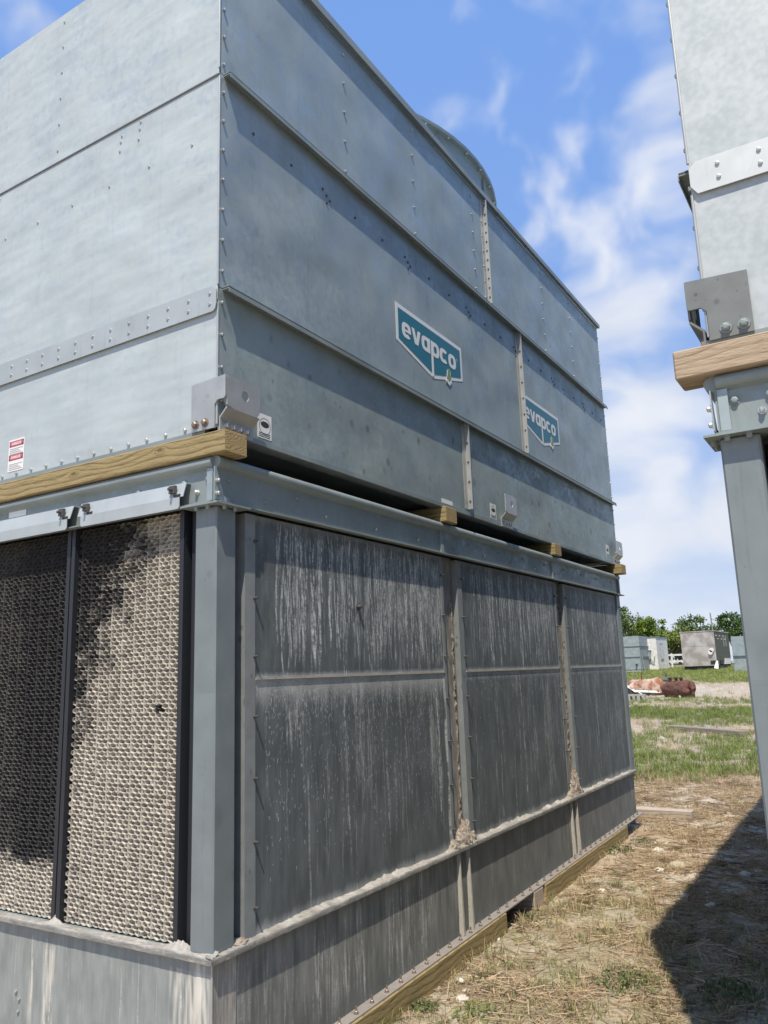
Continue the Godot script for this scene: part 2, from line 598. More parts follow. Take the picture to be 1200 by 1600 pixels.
	mat("ledge_grey", Color(0.21, 0.22, 0.22), 0.6, 0.3, galv, 0.7)
	mat("strip_pale", Color(0.62, 0.655, 0.66), 0.5, 0.25, galv, 0.8)
	mat("hood", Color(0.47, 0.515, 0.53), 0.55, 0.3, galv, 0.5)
	lime_sheets()


func wood_texture(dark: Color, light: Color, seed_: int) -> ImageTexture:
	var w := 1024
	var h := 256
	var n := noise(seed_, 0.0035, 3)
	var n2 := noise(seed_ + 1, 0.02, 3)
	var d := PackedByteArray()
	d.resize(w * h * 3)
	var kr := RandomNumberGenerator.new()
	kr.seed = seed_
	var knots := []
	for k in 4:
		knots.append(Vector2(kr.randf_range(60, 960), kr.randf_range(20, 236)))
	var lut := []
	for k in 65:
		lut.append(dark.lerp(light, k / 64.0).linear_to_srgb())
	for y in h:
		for x in w:
			var cx := x * TAU / w
			var q := y / 26.0 + 1.5 * n.get_noise_3d(sin(cx) * 60, cos(cx) * 60, y * 0.9) + 0.5 * exp(-pow((fposmod(x - 300.0, 1024.0) - 200.0) / 90.0, 2.0)) * sin(y * 0.05)
			var kn := 0.0
			for e in knots:
				var kd := Vector2((x - e.x) / 26.0, (y - e.y) / 11.0).length()
				kn = maxf(kn, exp(-kd * kd))
			q += kn * 2.2
			var f : float = q - floor(q)
			var g := 1.0 - pow(f, 2.6) * 0.85
			g -= 0.75 * clampf(kn * 2.0 - 0.9, 0.0, 1.0)
			if n.get_noise_2d(x * 0.9, y * 40.0) > 0.42 and n2.get_noise_2d(x * 0.4 + 700.0, y * 9.0) > 0.1:
				g -= 0.6
			g += 0.35 * n2.get_noise_2d(x * 0.35, y * 3.0)
			var c: Color = lut[int(clampf(g, 0, 1) * 64)]
			var o := (y * w + x) * 3
			d[o] = int(c.r * 255); d[o + 1] = int(c.g * 255); d[o + 2] = int(c.b * 255)
	return ImageTexture.create_from_image(Image.create_from_data(w, h, false, Image.FORMAT_RGB8, d))


func end_grain(dark: Color, light: Color, seed_: int) -> ImageTexture:
	var w := 128
	var n := noise(seed_, 0.02, 3)
	var im := Image.create(w, w, false, Image.FORMAT_RGB8)
	for y in w:
		for x in w:
			var r := Vector2(x + 90, y + 190).length() / 15.0 + 0.8 * n.get_noise_2d(x, y)
			var f : float = r - floor(r)
			var g := 1.0 - pow(f, 2.0) * 0.9 + 0.2 * n.get_noise_2d(x * 5.0, y * 5.0)
			im.set_pixel(x, y, dark.lerp(light, clampf(g, 0, 1)).linear_to_srgb())
	return ImageTexture.create_from_image(im)


func sheet_mat(called: String, s: Sheet, base: Color, lime: Color, tone: FastNoiseLite, amp := 0.22, sy := 0.25) -> void:
	var m := mat(called, Color.WHITE, 0.68, 0.18, s.texture(base, lime, tone, amp, sy), 0.0)
	m.texture_repeat = true


func lime_sheets() -> void:
	var base := Color(0.110, 0.130, 0.136)
	var lime := Color(0.70, 0.71, 0.69)
	var n := noise(61, 0.02, 3)
	var tone := noise(62, 0.02, 4)
	for k in 3:
		var r := RandomNumberGenerator.new()
		r.seed = 100 + k
		# upper sheets: many runs from the top
		var s := Sheet.new(512, 512, 70 + k)
		s.film(0, 512, 0, 512, 0.07, n)
		for q in [320, 170, 120][k]:
			var x := r.randf_range(40, 505) if k > 0 else 40 + 470 * pow(r.randf(), 0.85)
			var y0 := r.randf_range(0, 60) if r.randf() < 0.7 else r.randf_range(60, 330)
			s.drip(x, y0, r.randf_range(200, 540), r.randf_range(0.9, 2.8), r.randf_range(0.25, 1.0))
		if k == 0:
			s.bundle(484, 510, 0, 512, 18, 0.7); s.bundle(90, 500, 0, 150, 140, 0.55); s.bundle(330, 500, 0, 420, 60, 0.6)
			s.drip(120, 190, 500, 4.0, 1.0); s.drip(138, 250, 500, 4.0, 1.0); s.drip(168, 120, 430, 3.4, 0.95); s.drip(100, 150, 490, 3.6, 0.8); s.drip(78, 200, 420, 3.0, 0.6); s.drip(410, 60, 480, 3.0, 0.7); s.drip(455, 100, 300, 3.5, 0.7)
		else:
			s.bundle(385, 455, 0, 512, 34, 0.75)
			s.drip([0, 120, 330][k], 0, 512, 3.4, 0.75)
		s.specks(300, 0, 512, 0, 512, 0.5, 5)
		s.ragged(0, 16, 0.25, n)
		for x in 512:
			var up := int(8 + 14 * (n.get_noise_2d(x * 4.0, 900) * 0.5 + 0.5) + r.randf() * 5)
			for y in up:
				s.add(x, 511 - y, 0.55 * (1.0 - float(y) / up) * r.randf_range(0.5, 1.2))
		sheet_mat("sheet_up_%d" % k, s, base, lime, tone)
		# lower sheets: a ragged crust under the seam, splashes, a few long runs
		s = Sheet.new(512, 512, 80 + k)
		s.film(0, 512, 20, 512, 0.07, n)
		s.ragged(0, 42 if k == 0 else 18, 0.85, n)
		s.specks(1500 if k == 0 else 300, 20, 500, 20, 460, 0.9, 9)
		for q in [30, 36, 46][k]:
			var y0 := r.randf_range(0, 40) if r.randf() < 0.5 else r.randf_range(100, 300)
			s.drip(r.randf_range(10, 505), y0, y0 + r.randf_range(80, 400), r.randf_range(1.4, 3.6), r.randf_range(0.12, 0.5))
		if k == 0:
			s.bundle(60, 84, 5, 190, 16, 0.9); s.bundle(222, 270, 5, 330, 26, 0.7); s.bundle(448, 488, 0, 480, 26, 0.95); s.bundle(20, 500, 0, 110, 110, 0.8); s.bundle(20, 500, 40, 480, 40, 0.45)
			s.drip(506, 0, 505, 7, 1.0)
			s.drip(192, 0, 440, 3.2, 0.6); s.drip(476, 30, 440, 4.0, 0.9); s.drip(330, 220, 430, 2.5, 0.5)
		else:
			s.bundle(390, 445, 0, 500, 26, 0.7); s.bundle(20, 500, 0, 120, 60, 0.5)
			s.drip([0, 262, 210][k], 0, 470, 3.6, 0.75); s.drip([0, 300, 120][k], 60, 400, 2.2, 0.5); s.drip([0, 330, 300][k], 20, 500, 2.4, 0.6)
		for x in 512:
			var up := int(10 + 22 * (n.get_noise_2d(x * 2.0, 500) * 0.5 + 0.5) + r.randf() * 8)
			for y in up:
				s.add(x, 511 - y, 0.6 * (1.0 - float(y) / up) * r.randf_range(0.5, 1.2))
		sheet_mat("sheet_low_%d" % k, s, base, Color(0.64, 0.65, 0.62), tone)
		# basin walls: pale runs and, low down, brown splashes of soil
		s = Sheet.new(512, 160, 90 + k)
		s.film(0, 512, 0, 160, 0.25 if k == 0 else 0.10, n)
		if k == 0:
			s.bundle(0, 54, 0, 160, 50, 0.8); s.bundle(60, 150, 10, 170, 30, 0.7); s.bundle(150, 250, 10, 175, 70, 1.0); s.bundle(300, 420, 0, 175, 80, 1.0)
		for q in [120, 26, 12][k]:
			s.drip(r.randf_range(5, 507), r.randf_range(0, 70), r.randf_range(70, 160), r.randf_range(0.8, 2.0), r.randf_range(0.1, 0.5))
		s.bundle(470, 510, 0, 160, 16, 0.6)
		s.specks([200, 700, 500][k], 0 if k else 380, 512, 158, 70, 0.5, 3)
		sheet_mat("sheet_basin_%d" % k, s, Color(0.160, 0.175, 0.174), Color(0.60, 0.60, 0.57), tone, 0.2, 0.4)
	# front basin wall, 1.83 m of it
	var s := Sheet.new(1024, 260, 97)
	s.film(0, 1024, 0, 260, 0.10, n)
	s.film(905, 1024, 30, 260, 0.75, n)
	s.film(960, 1010, 0, 260, 0.7, n)
	s.film(505, 555, 40, 260, 0.8, n)
	s.film(455, 480, 40, 230, 0.7, n)
	for q in 70:
		s.drip(s.rng.randf_range(0, 1024), s.rng.randf_range(0, 60), s.rng.randf_range(90, 260), s.rng.randf_range(1, 3), s.rng.randf_range(0.1, 0.5))
	s.drip(468, 30, 260, 5, 0.9); s.drip(520, 30, 260, 5, 0.9); s.drip(540, 30, 250, 4, 0.8); s.drip(940, 60, 260, 5, 0.8)
	sheet_mat("sheet_front", s, Color(0.265, 0.295, 0.295), Color(0.66, 0.64, 0.58), tone, 0.15, 0.4)
	s = Sheet.new(96, 256, 99)
	s.bundle(0, 96, 0, 300, 70, 0.9)
	s.bundle(40, 96, 0, 280, 50, 0.9)
	sheet_mat("sheet_corner", s, Color(0.30, 0.305, 0.29), Color(0.62, 0.60, 0.55), tone, 0.2, 0.4)
	# recessed posts: lime and rust-brown crumbs
	s = Sheet.new(128, 1024, 98)
	s.film(0, 128, 0, 1024, 0.35, n)
	for q in 14:
		s.drip(s.rng.randf_range(5, 120), s.rng.randf_range(0, 500), s.rng.randf_range(600, 1024), s.rng.randf_range(1, 4), s.rng.randf_range(0.3, 0.8))
	s.specks(900, 30, 90, 1020, 200, 0.9, 6)
	sheet_mat("sheet_post", s, Color(0.24, 0.235, 0.215), Color(0.56, 0.52, 0.45), tone, 0.3, 0.4)


# ---------------------------------------------------------------- the fan casing: upper half of a tower

func side_mb(mirror: bool) -> MB:
	var b := MB.new()
	if mirror:
		b.xf = Transform3D(Basis(Vector3(-1, 0, 0), Vector3(0, 1, 0), Vector3(0, 0, 1)), Vector3(-W, 0, 0))
		b.flip = true
	return b


func tower_casing(at: Vector3, first: bool) -> void:
	var root := thing("cooling_tower_casing",
		"grey galvanised fan casing with two teal logo decals on its long side" if first else "pale galvanised fan casing with a chamfered riveted strip, propped on a raw pine beam",
		"cooling tower", at, "upper halves of the cooling towers")
	for mirror in [false, true]:
		casing_side(root, mirror, first)
	casing_front(root, first)
	# back wall, deck and floor
	var b := MB.new()
	b.box(-W + 0.004, -0.004, Y_BOT + 0.02, Y_TOP, -L, -L + 0.004)
	part("back_panel", b, mats.galv, root)
	b = MB.new()
	b.box(-W + 0.01, -0.01, Y_TOP - 0.02, Y_TOP - 0.005, -L + 0.01, -0.01)
	part("fan_deck", b, mats.galv_dull, root)
	b = MB.new()
	b.box(-W + 0.02, -0.02, Y_BOT + 0.03, Y_BOT + 0.05, -L + 0.02, -0.02)
	part("floor_pan", b, mats.galv_dull, root)
	# fan ring with its rolled lip, joint straps and bolts
	var c := Vector3(-W / 2, 0, -L / 2)
	var seg := 72
	b = MB.new()
	var p := PackedVector3Array()
	var prof := [Vector2(1.755, Y_TOP - 0.01), Vector2(1.755, 5.17), Vector2(1.765, 5.19), Vector2(1.795, 5.195), Vector2(1.80, 5.215), Vector2(1.79, 5.225), Vector2(1.66, 5.225), Vector2(1.66, Y_TOP - 0.01)]
	for j in prof.size() - 1:
		p.clear()
		for k in seg + 1:
			var a := -TAU * k / seg
			p.append(c + Vector3(cos(a) * prof[j].x, prof[j].y, sin(a) * prof[j].x))
			p.append(c + Vector3(cos(a) * prof[j + 1].x, prof[j + 1].y, sin(a) * prof[j + 1].x))
		b.grid(p, seg + 1, 2)
	var ring := part("fan_ring", b, mats.galv, root)
	for k in 16:
		var a := TAU * (k + 0.35) / 16
		b = MB.new()
		b.xf = Transform3D(Basis(Vector3.UP, a), c)
		b.box(1.7551, 1.768, Y_TOP, 5.185, -0.02, 0.02)
		part("joint_strap", b, mats.galv_dull, ring)
	b = MB.new()
	for k in 48:
		var a := TAU * (k + 0.5) / 48
		b.bolt(c + Vector3(cos(a) * 1.78, 5.1935, sin(a) * 1.78), Vector3.DOWN, 0.012, 0.012, false)
	part("ring_bolts", b, mats.bolt, ring, "stuff")


func casing_side(root: Node3D, mirror: bool, first: bool) -> void:
	var show := first != mirror          # the face that looks into the aisle
	var tiers := [[Y_BOT + 0.02, Y_S2, [-2.215]], [Y_S2, Y_S1, [-3.24]], [Y_S1, Y_TOP, [-2.73]]]
	for k in 3:
		var tr: Array = tiers[k]
		var zs := [-0.0, tr[2][0], -L]
		for j in 2:
			var b := side_mb(mirror)
			b.box(-0.004, 0.0, tr[0] + 0.002, tr[1] - 0.002, zs[j + 1] + 0.002, zs[j] - 0.002 if j else -0.003)
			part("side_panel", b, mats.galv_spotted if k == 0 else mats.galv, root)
		# standing joint between the two sheets of the tier, sunlit on its near side
		var z: float = tr[2][0]
		var b := side_mb(mirror)
		b.box(0.0005, 0.034, tr[0] + 0.02, tr[1] - 0.012, z - 0.003, z + 0.003)
		b.box(0.0005, 0.004, tr[0] + 0.02, tr[1] - 0.012, z + 0.0035, z + 0.045)
		var fl := part("joint_flange", b, mats.steel_bright, root)
		b = side_mb(mirror)
		var y: float = tr[0] + 0.07
		while y < tr[1] - 0.05:
			b.bolt(Vector3(0.019, y, z + 0.003), Vector3(0, 0, 1), 0.006, 0.006, false)
			y += 0.072 if k == 2 else 0.125
		part("joint_bolts", b, mats.screw_dark, fl, "stuff")
	# ledges: two bolted flanges with black sealant between, the lower one turned down
	for y in [Y_S2, Y_S1]:
		var b := side_mb(mirror)
		b.box(0.0005, 0.036, y + 0.003, y + 0.0065, -L, -0.022)
		b.along_z([Vector2(0.0005, y - 0.0035), Vector2(0.0005, y - 0.0065), Vector2(0.035, y - 0.0065), Vector2(0.035, y - 0.022), Vector2(0.0385, y - 0.022), Vector2(0.0385, y - 0.0035)], -0.022, -L)
		var le := part("ledge", b, mats.galv_dull, root)
		b = side_mb(mirror)
		b.box(0.0005, 0.0345, y - 0.003, y + 0.0025, -L, -0.023)
		part("gasket", b, mats.gasket, le)
	# dark angle along the top
	var b := side_mb(mirror)
	b.along_z([Vector2(0.0005, 4.848), Vector2(0.028, 4.848), Vector2(0.028, 4.842), Vector2(0.034, 4.842), Vector2(0.034, 4.888), Vector2(0.0005, 4.888)], 0.0, -1.86)
	part("top_angle", b, mats.galv_dull, root)
	b = side_mb(mirror)
	b.along_z([Vector2(0.0005, 4.850), Vector2(0.026, 4.850), Vector2(0.026, 4.846), Vector2(0.032, 4.846), Vector2(0.032, 4.884), Vector2(0.0005, 4.884)], -1.862, -L)
	part("top_angle", b, mats.galv_dull, root)
	# bottom flange that sits on the timbers
	b = side_mb(mirror)
	b.along_z([Vector2(0.0005, Y_BOT), Vector2(0.008, Y_BOT), Vector2(0.008, Y_BOT + 0.022), Vector2(0.0005, Y_BOT + 0.022)], -0.002, -L)
	b.box(-0.06, 0.0, Y_BOT, Y_BOT + 0.018, -L, -0.062)
	part("bottom_flange", b, mats.galv_dull, root)
	# screws
	b = side_mb(mirror)
	var px := Vector3.RIGHT
	var y := Y_BOT + 0.13
	while y < Y_TOP - 0.04:
		if absf(y - Y_S2) > 0.03 and absf(y - Y_S1) > 0.03:
			b.bolt(Vector3(0, y, -0.018), px, 0.0075, 0.011, false)
			b.bolt(Vector3(0, y, -L + 0.018), px, 0.0065, 0.010, false)
		y += 0.137
	for s in [[-0.94, 5], [-1.68, 5], [-2.53, 6], [-2.69, 7], [-3.88, 6], [-4.6, 6]]:
		for k in s[1]:
			b.bolt(Vector3(0, lerpf(Y_S1 + 0.06, Y_TOP - 0.08, k / (s[1] - 1.0)), s[0]), px, 0.0078, 0.010, false)
	part("side_screws", b, mats.bolt, root, "stuff")
	b = side_mb(mirror)
	for k in 20:
		var z := -0.21 - 0.27 * k
		if z < -L + 0.1:
			break
		if k % 3 == 2:
			for q in [Vector2(-0.02, 0.02), Vector2(0.012, 0.0), Vector2(0.04, -0.015), Vector2(0.012, -0.04)]:
				b.bolt(Vector3(0, 3.83 + q.y, z - 0.0 - q.x), px, 0.007, 0.006, false)
		else:
			b.bolt(Vector3(0, 3.838, z), px, 0.007, 0.006, false)
	part("dark_screws", b, mats.screw_dark, root, "stuff")
	# lifting lugs
	for z in [0.0, -2.69, -5.31]:
		lug(root, mirror, z, z == 0.0)
	if show:
		for q in [[-0.235, 2.452, 0.09, 0.105], [-2.545, 2.452, 0.095, 0.10], [-5.125, 2.47, 0.09, 0.11]]:
			instruction_label(root, q[0], q[1], q[2], q[3], mirror)
		b = side_mb(mirror)
		b.box(0.0006, 0.0016, 2.443, 2.468, -2.0, -1.86)
		part("paper_label", b, mats.white_vinyl, root)
	if first and not mirror:
		logo(root, 1.406)
		logo(root, 3.225)


# bent plate with a hole, standing off the wall, bolted on along its foot
func lug(root: Node3D, mirror: bool, z0: float, corner: bool) -> void:
	var b := side_mb(mirror)
	var z1 := z0 - 0.19
	b.along_z([Vector2(0.009, 2.417), Vector2(0.015, 2.417), Vector2(0.015, 2.468), Vector2(0.052, 2.505), Vector2(0.046, 2.508), Vector2(0.009, 2.472)], z0, z1)
	# upper plate with the hole
	var yc := 2.575
	var zc := z0 - 0.103
	var hw := 0.095
	var y0 := 2.505
	var y1 := 2.635
	for k in 24:
		var a := TAU * k / 24
		var a2 := TAU * (k + 1) / 24
		var p := []
		for q in [a, a2]:
			var d := Vector2(cos(q), sin(q))
			var sx := 1e9
			if absf(d.x) > 1e-5:
				sx = ((z0 - zc) if d.x > 0 else (z1 - zc)) / d.x
			if absf(d.y) > 1e-5:
				sx = minf(sx, ((y1 - yc) if d.y > 0 else (y0 - yc)) / d.y)
			p.append([d * 0.021, d * sx])
		for x in [0.052, 0.046]:
			var f := func(u: Vector2) -> Vector3: return Vector3(x, yc + u.y, zc + u.x)
			if x > 0.05:
				b.quad(f.call(p[0][0]), f.call(p[1][0]), f.call(p[1][1]), f.call(p[0][1]))
			else:
				b.quad(f.call(p[0][1]), f.call(p[1][1]), f.call(p[1][0]), f.call(p[0][0]))
		b.quad(Vector3(0.046, yc + p[0][0].y, zc + p[0][0].x), Vector3(0.046, yc + p[1][0].y, zc + p[1][0].x), Vector3(0.052, yc + p[1][0].y, zc + p[1][0].x), Vector3(0.052, yc + p[0][0].y, zc + p[0][0].x))
		b.quad(Vector3(0.052, yc + p[0][1].y, zc + p[0][1].x), Vector3(0.052, yc + p[1][1].y, zc + p[1][1].x), Vector3(0.046, yc + p[1][1].y, zc + p[1][1].x), Vector3(0.046, yc + p[0][1].y, zc + p[0][1].x))
	if corner:
		b.slab([Vector3(-0.127, 2.43, 0.012), Vector3(-0.004, 2.43, 0.012), Vector3(-0.004, 2.525, 0.012), Vector3(0.012, 2.54, 0.012), Vector3(0.046, 2.54, 0.012), Vector3(0.052, 2.548, 0.012), Vector3(0.052, 2.635, 0.012), Vector3(-0.127, 2.625, 0.012)], Vector3(0, 0, -0.008))
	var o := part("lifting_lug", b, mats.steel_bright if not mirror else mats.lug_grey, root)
	for k in 4:
		b = side_mb(mirror)
		b.bolt(Vector3(0.015, 2.445, z0 - 0.035 - 0.04 * k), Vector3.RIGHT, 0.011, 0.014)
		part("bolt", b, mats.bolt, o)
	if corner:
		for x in [-0.102, -0.052]:
			b = side_mb(mirror)
			b.bolt(Vector3(x, 2.458, 0.012), Vector3.BACK, 0.0125, 0.016)
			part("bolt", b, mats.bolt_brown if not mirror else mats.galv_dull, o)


func instruction_label(root: Node3D, z: float, y: float, w: float, h: float, mirror: bool) -> void:
	var b := side_mb(mirror)
	b.box(0.0006, 0.0014, y, y + h, z - w, z)
	var o := part("instruction_label", b, mats.white_vinyl, root)
	b = side_mb(mirror)
	var cy := y + h * 0.58
	var cz := z - w * 0.52
	for k in 20:
		var a := TAU * k / 20
		var a2 := TAU * (k + 1) / 20
		b.tri(Vector3(0.0017, cy, cz), Vector3(0.0017, cy + sin(a) * h * 0.13, cz - cos(a) * w * 0.30), Vector3(0.0017, cy + sin(a2) * h * 0.13, cz - cos(a2) * w * 0.30))
	for k in 3:
		b.box(0.0015, 0.0017, y + h * (0.05 + 0.07 * k), y + h * (0.085 + 0.07 * k), z - w * 0.9, z - w * 0.1)
	part("print", b, mats.black_print, o)
	b = side_mb(mirror)
	for k in 20:
		var a := TAU * k / 20
		var a2 := TAU * (k + 1) / 20
		for q in [[0.36, 0.42]]:
			b.quad(Vector3(0.0016, cy - h * 0.08 + sin(a) * w * q[0], cz - cos(a) * w * q[0]), Vector3(0.0016, cy - h * 0.08 + sin(a2) * w * q[0], cz - cos(a2) * w * q[0]), Vector3(0.0016, cy - h * 0.08 + sin(a2) * w * q[1], cz - cos(a2) * w * q[1]), Vector3(0.0016, cy - h * 0.08 + sin(a) * w * q[1], cz - cos(a) * w * q[1]))
	part("print", b, mats.grey_print, o)


# flat letter pieces on the long side: u runs to the right (towards -z), v up
class Letters:
	var b := MB.new()
	var o := Vector2.ZERO
	var k := 1.0
	var x := 0.004
	func at(u: float, w: float) -> Vector3:
		return Vector3(x, o.y + w * k, -(o.x + u * k))
	func poly(p: Array) -> void:
		var q := []
		for a in p:
			q.append(at(a.x, a.y))
		b.slab(q, Vector3(-0.0006, 0, 0))
	func sup(a: float, cx: float, rx: float, ry: float) -> Vector2:
		var c := cos(a)
		var s := sin(a)
		return Vector2(cx + rx * signf(c) * pow(absf(c), 0.72), 0.5 + ry * signf(s) * pow(absf(s), 0.72))
	func ring(cx: float, a0: float, a1: float, thick := 0.36) -> void:
		var n := 40
		for j in n:
			var p := deg_to_rad(lerpf(a0, a1, j / float(n)))
			var q := deg_to_rad(lerpf(a0, a1, (j + 1) / float(n)))
			var e := [sup(p, cx, 0.56, 0.5), sup(q, cx, 0.56, 0.5), sup(q, cx, 0.56 - thick, 0.5 - thick * 0.72), sup(p, cx, 0.56 - thick, 0.5 - thick * 0.72)]
			b.quad(at(e[0].x, e[0].y), at(e[1].x, e[1].y), at(e[2].x, e[2].y), at(e[3].x, e[3].y))


func logo(root: Node3D, u0: float) -> void:
	var wd := 0.826
	var yt := 3.520
	var o := Node3D.new()
	o.name = "logo_decal"
	root.add_child(o, true)
	var shape := func(m: float, x: float, mb: MB, th: float) -> void:
		var s := 0.0255 * m
		var p := [Vector2(s, s), Vector2(s, 0.226 - s * 0.62), Vector2(wd * 0.515, 0.328 - s * 1.06), Vector2(wd - s, 0.226 - s * 0.62), Vector2(wd - s, s)]
		var q := []
		for a in p:
			q.append(Vector3(x, yt - a.y, -(u0 + a.x)))
		mb.slab(q, Vector3(-th, 0, 0))
	var b := MB.new()
	shape.call(0.0, 0.0016, b, 0.001)
	part("border", b, mats.white_vinyl, o)
	b = MB.new()
	shape.call(1.0, 0.0028, b, 0.001)
	part("field", b, mats.teal_vinyl, o)
	var names := ["e", "v", "a", "p", "c", "o"]
	for j in 6:
		var l := Letters.new()
		l.k = 0.093
		l.o = Vector2(u0 + 0.060 + 0.1140 * j, 3.336)
		match names[j]:
			"e":
				l.ring(0.56, 0, 318)
				l.x = 0.0044
				l.poly([Vector2(0.2, 0.40), Vector2(1.10, 0.40), Vector2(1.12, 0.56), Vector2(0.2, 0.56)])
			"v":
				l.poly([Vector2(-0.02, 1.0), Vector2(0.36, 0.0), Vector2(0.78, 0.0), Vector2(1.14, 1.0), Vector2(0.80, 1.0), Vector2(0.57, 0.36), Vector2(0.34, 1.0)])
			"a":
				l.ring(0.56, 0, 360)
				l.x = 0.0044
				l.poly([Vector2(0.80, 0.0), Vector2(1.13, 0.0), Vector2(1.13, 1.0), Vector2(0.80, 1.0)])
			"p":
				l.ring(0.60, 0, 360)
				l.x = 0.0044
				l.poly([Vector2(0.03, -1.42), Vector2(0.30, -1.42), Vector2(0.30, 1.0), Vector2(0.03, 1.0)])
			"c":
				l.ring(0.56, 38, 322)
			"o":
				l.ring(0.56, 0, 360)
		part("letter", l.b, mats.white_vinyl, o)
	var tm := Letters.new()
	tm.k = 0.016
	tm.o = Vector2(u0 + 0.066 + 0.1135 * 6 - 0.006, 3.405)
	tm.ring(0.5, 0, 360, 0.16)
	part("registered_mark", tm.b, mats.white_vinyl, o)
	# small torn green sticker over the lower edge
	for e in [[1.0, 0.0052, "sticker_edge", "white_vinyl"], [0.72, 0.0062, "green_sticker", "green_vinyl"]]:
		b = MB.new()
		var p := []
		for a in [Vector2(-0.022, 0.045), Vector2(-0.03, 0.0), Vector2(-0.048, -0.036), Vector2(-0.03, -0.034), Vector2(-0.012, -0.046), Vector2(0.008, -0.05), Vector2(0.02, -0.034), Vector2(0.036, -0.02), Vector2(0.024, 0.01), Vector2(0.024, 0.045), Vector2(0.004, 0.058)]:
			p.append(Vector3(e[1], 3.258 + a.y * e[0] + (0.014 if e[0] < 1 else 0.0), -(u0 + 0.626 + a.x * e[0])))
		b.slab(p, Vector3(-0.0012, 0, 0))
		part(e[2], b, mats[e[3]], o)


func casing_front(root: Node3D, first: bool) -> void:
	for k in 3:
		var y0: float = [Y_BOT + 0.02, 2.965, Y_S1][k]
		var y1: float = [2.965, Y_S1, Y_TOP][k]
		var b := MB.new()
		# upper sheets lap a little over the lower ones
		b.box(-W, 0.0, y0 - (0.006 if k == 2 else 0.0), y1 - 0.001, -0.003 + 0.004 * k, 0.0 + 0.004 * k - 0.0005)
		part("front_panel", b, mats.galv_chalk_sunlit if first else mats.galv_scuffed, root)
	var b := MB.new()
	b.box(-W - 0.001, 0.001, Y_S1 - 0.012, Y_S1 - 0.0065, 0.0045, 0.0085)
	part("seam_sealant", b, mats.steel_dark, root)
	# riveted strip over the lower joint
	b = MB.new()
	b.slab([Vector3(-0.006, 2.925, 0.012), Vector3(-0.001, 2.945, 0.012), Vector3(-0.001, 3.005, 0.012), Vector3(-0.022, 3.026, 0.012), Vector3(-W + 0.022, 3.026, 0.012), Vector3(-W + 0.001, 3.005, 0.012), Vector3(-W + 0.001, 2.945, 0.012), Vector3(-W + 0.02, 2.916, 0.012), Vector3(-0.02, 2.916, 0.012)], Vector3(0, 0, -0.004))
	var strip := part("splice_strip", b, mats.hood if first else mats.strip_pale, root)
	var pz := Vector3.BACK
	b = MB.new()
	for k in 31:
		for y in [2.95, 2.995]:
			b.bolt(Vector3(-0.035 - 0.118 * k, y, 0.012), pz, 0.0068, 0.005, false)
	part("rivets", b, mats.bolt, strip, "stuff")
	b = MB.new()
	for c in [-1.07, -2.2, -3.3]:
		for k in 6:
			b.bolt(Vector3(c, 4.06 + 0.148 * k, 0.0075), pz, 0.0062, 0.005, false)
	for k in 14:
		b.bolt(Vector3(-0.155 - 0.262 * k, 3.718, 0.0035), pz, 0.0062, 0.005, false)
	for c in [-0.40, -1.46, -2.5]:
		for q in [Vector2(-0.08, 0.25), Vector2(-0.085, 0.215), Vector2(-0.09, 0.165), Vector2(-0.205, 0.23), Vector2(-0.21, 0.20), Vector2(-0.215, 0.155)]:
			b.bolt(Vector3(c + q.x, 3.72 + q.y, 0.0035), pz, 0.0062, 0.005, false)
	for k in 32:
		b.bolt(Vector3(-0.17 - 0.109 * k, 2.452, 0.0), pz, 0.008, 0.009, false)
	part("front_screws", b, mats.bolt, root, "stuff")
	b = MB.new()
	b.box(-W, -0.062, Y_BOT, Y_BOT + 0.0195, -0.06, 0.003)
	part("bottom_flange", b, mats.galv_dull, root)
	# folded corner edges, a bright bead of sealant
	for x in [0.0, -W]:
		b = MB.new()
		b.rod(Vector3(x, Y_BOT + 0.03, 0.002), Vector3(x, 2.92, 0.002), 0.0045, 8)
		b.rod(Vector3(x, 3.03, 0.003), Vector3(x, Y_S1 - 0.02, 0.003), 0.0045, 8)
		b.rod(Vector3(x, Y_S1 + 0.02, 0.006), Vector3(x, Y_TOP, 0.006), 0.0045, 8)
		part("corner_bead", b, mats.steel_bright, root)
	if not first:
		return
	# warning label: two red headings over fine print
	b = MB.new()
	b.box(-1.331, -1.213, 2.466, 2.621, 0.0002, 0.0012)
	var o := part("warning_label", b, mats.white_vinyl, root)
	for y in [2.588, 2.521]:
		b = MB.new()
		b.box(-1.325, -1.219, y - 0.002, y + 0.025, 0.0013, 0.0018)
		part("heading", b, mats.black_print, o)
		b = MB.new()
		b.slab([Vector3(-1.322, y + 0.0115, 0.0024), Vector3(-1.313, y, 0.0024), Vector3(-1.231, y, 0.0024), Vector3(-1.222, y + 0.0115, 0.0024), Vector3(-1.231, y + 0.023, 0.0024), Vector3(-1.313, y + 0.023, 0.0024)], Vector3(0, 0, -0.0005))
		part("heading_field", b, mats.red_print, o)
		var tm := TextMesh.new()
		var font := SystemFont.new()
		font.font_names = PackedStringArray(["Droid Sans"])
		font.font_weight = 700
		tm.font = font
		tm.text = "DANGER"
		tm.font_size = 32
		tm.pixel_size = 0.00056
		tm.depth = 0.0004
		tm.material = mats.white_vinyl
		var m := MeshInstance3D.new()
		m.name = "heading_text"
		m.mesh = tm
		o.add_child(m, true)
		m.position = Vector3(-1.272, y + 0.0115, 0.0028)
	b = MB.new()
	for y0 in [2.556, 2.481]:
		for k in 4:
			b.box(-1.322, -1.222 - 0.03 * ((k * 7) % 3) / 2.0, y0 + 0.0085 * k - 0.008, y0 + 0.0085 * k - 0.0045, 0.0013, 0.0017)
	part("fine_print", b, mats.grey_print, o)


# ---------------------------------------------------------------- the basin: lower half of a tower

func base_y(z: float) -> float:
	return 0.07 - 0.018 * z


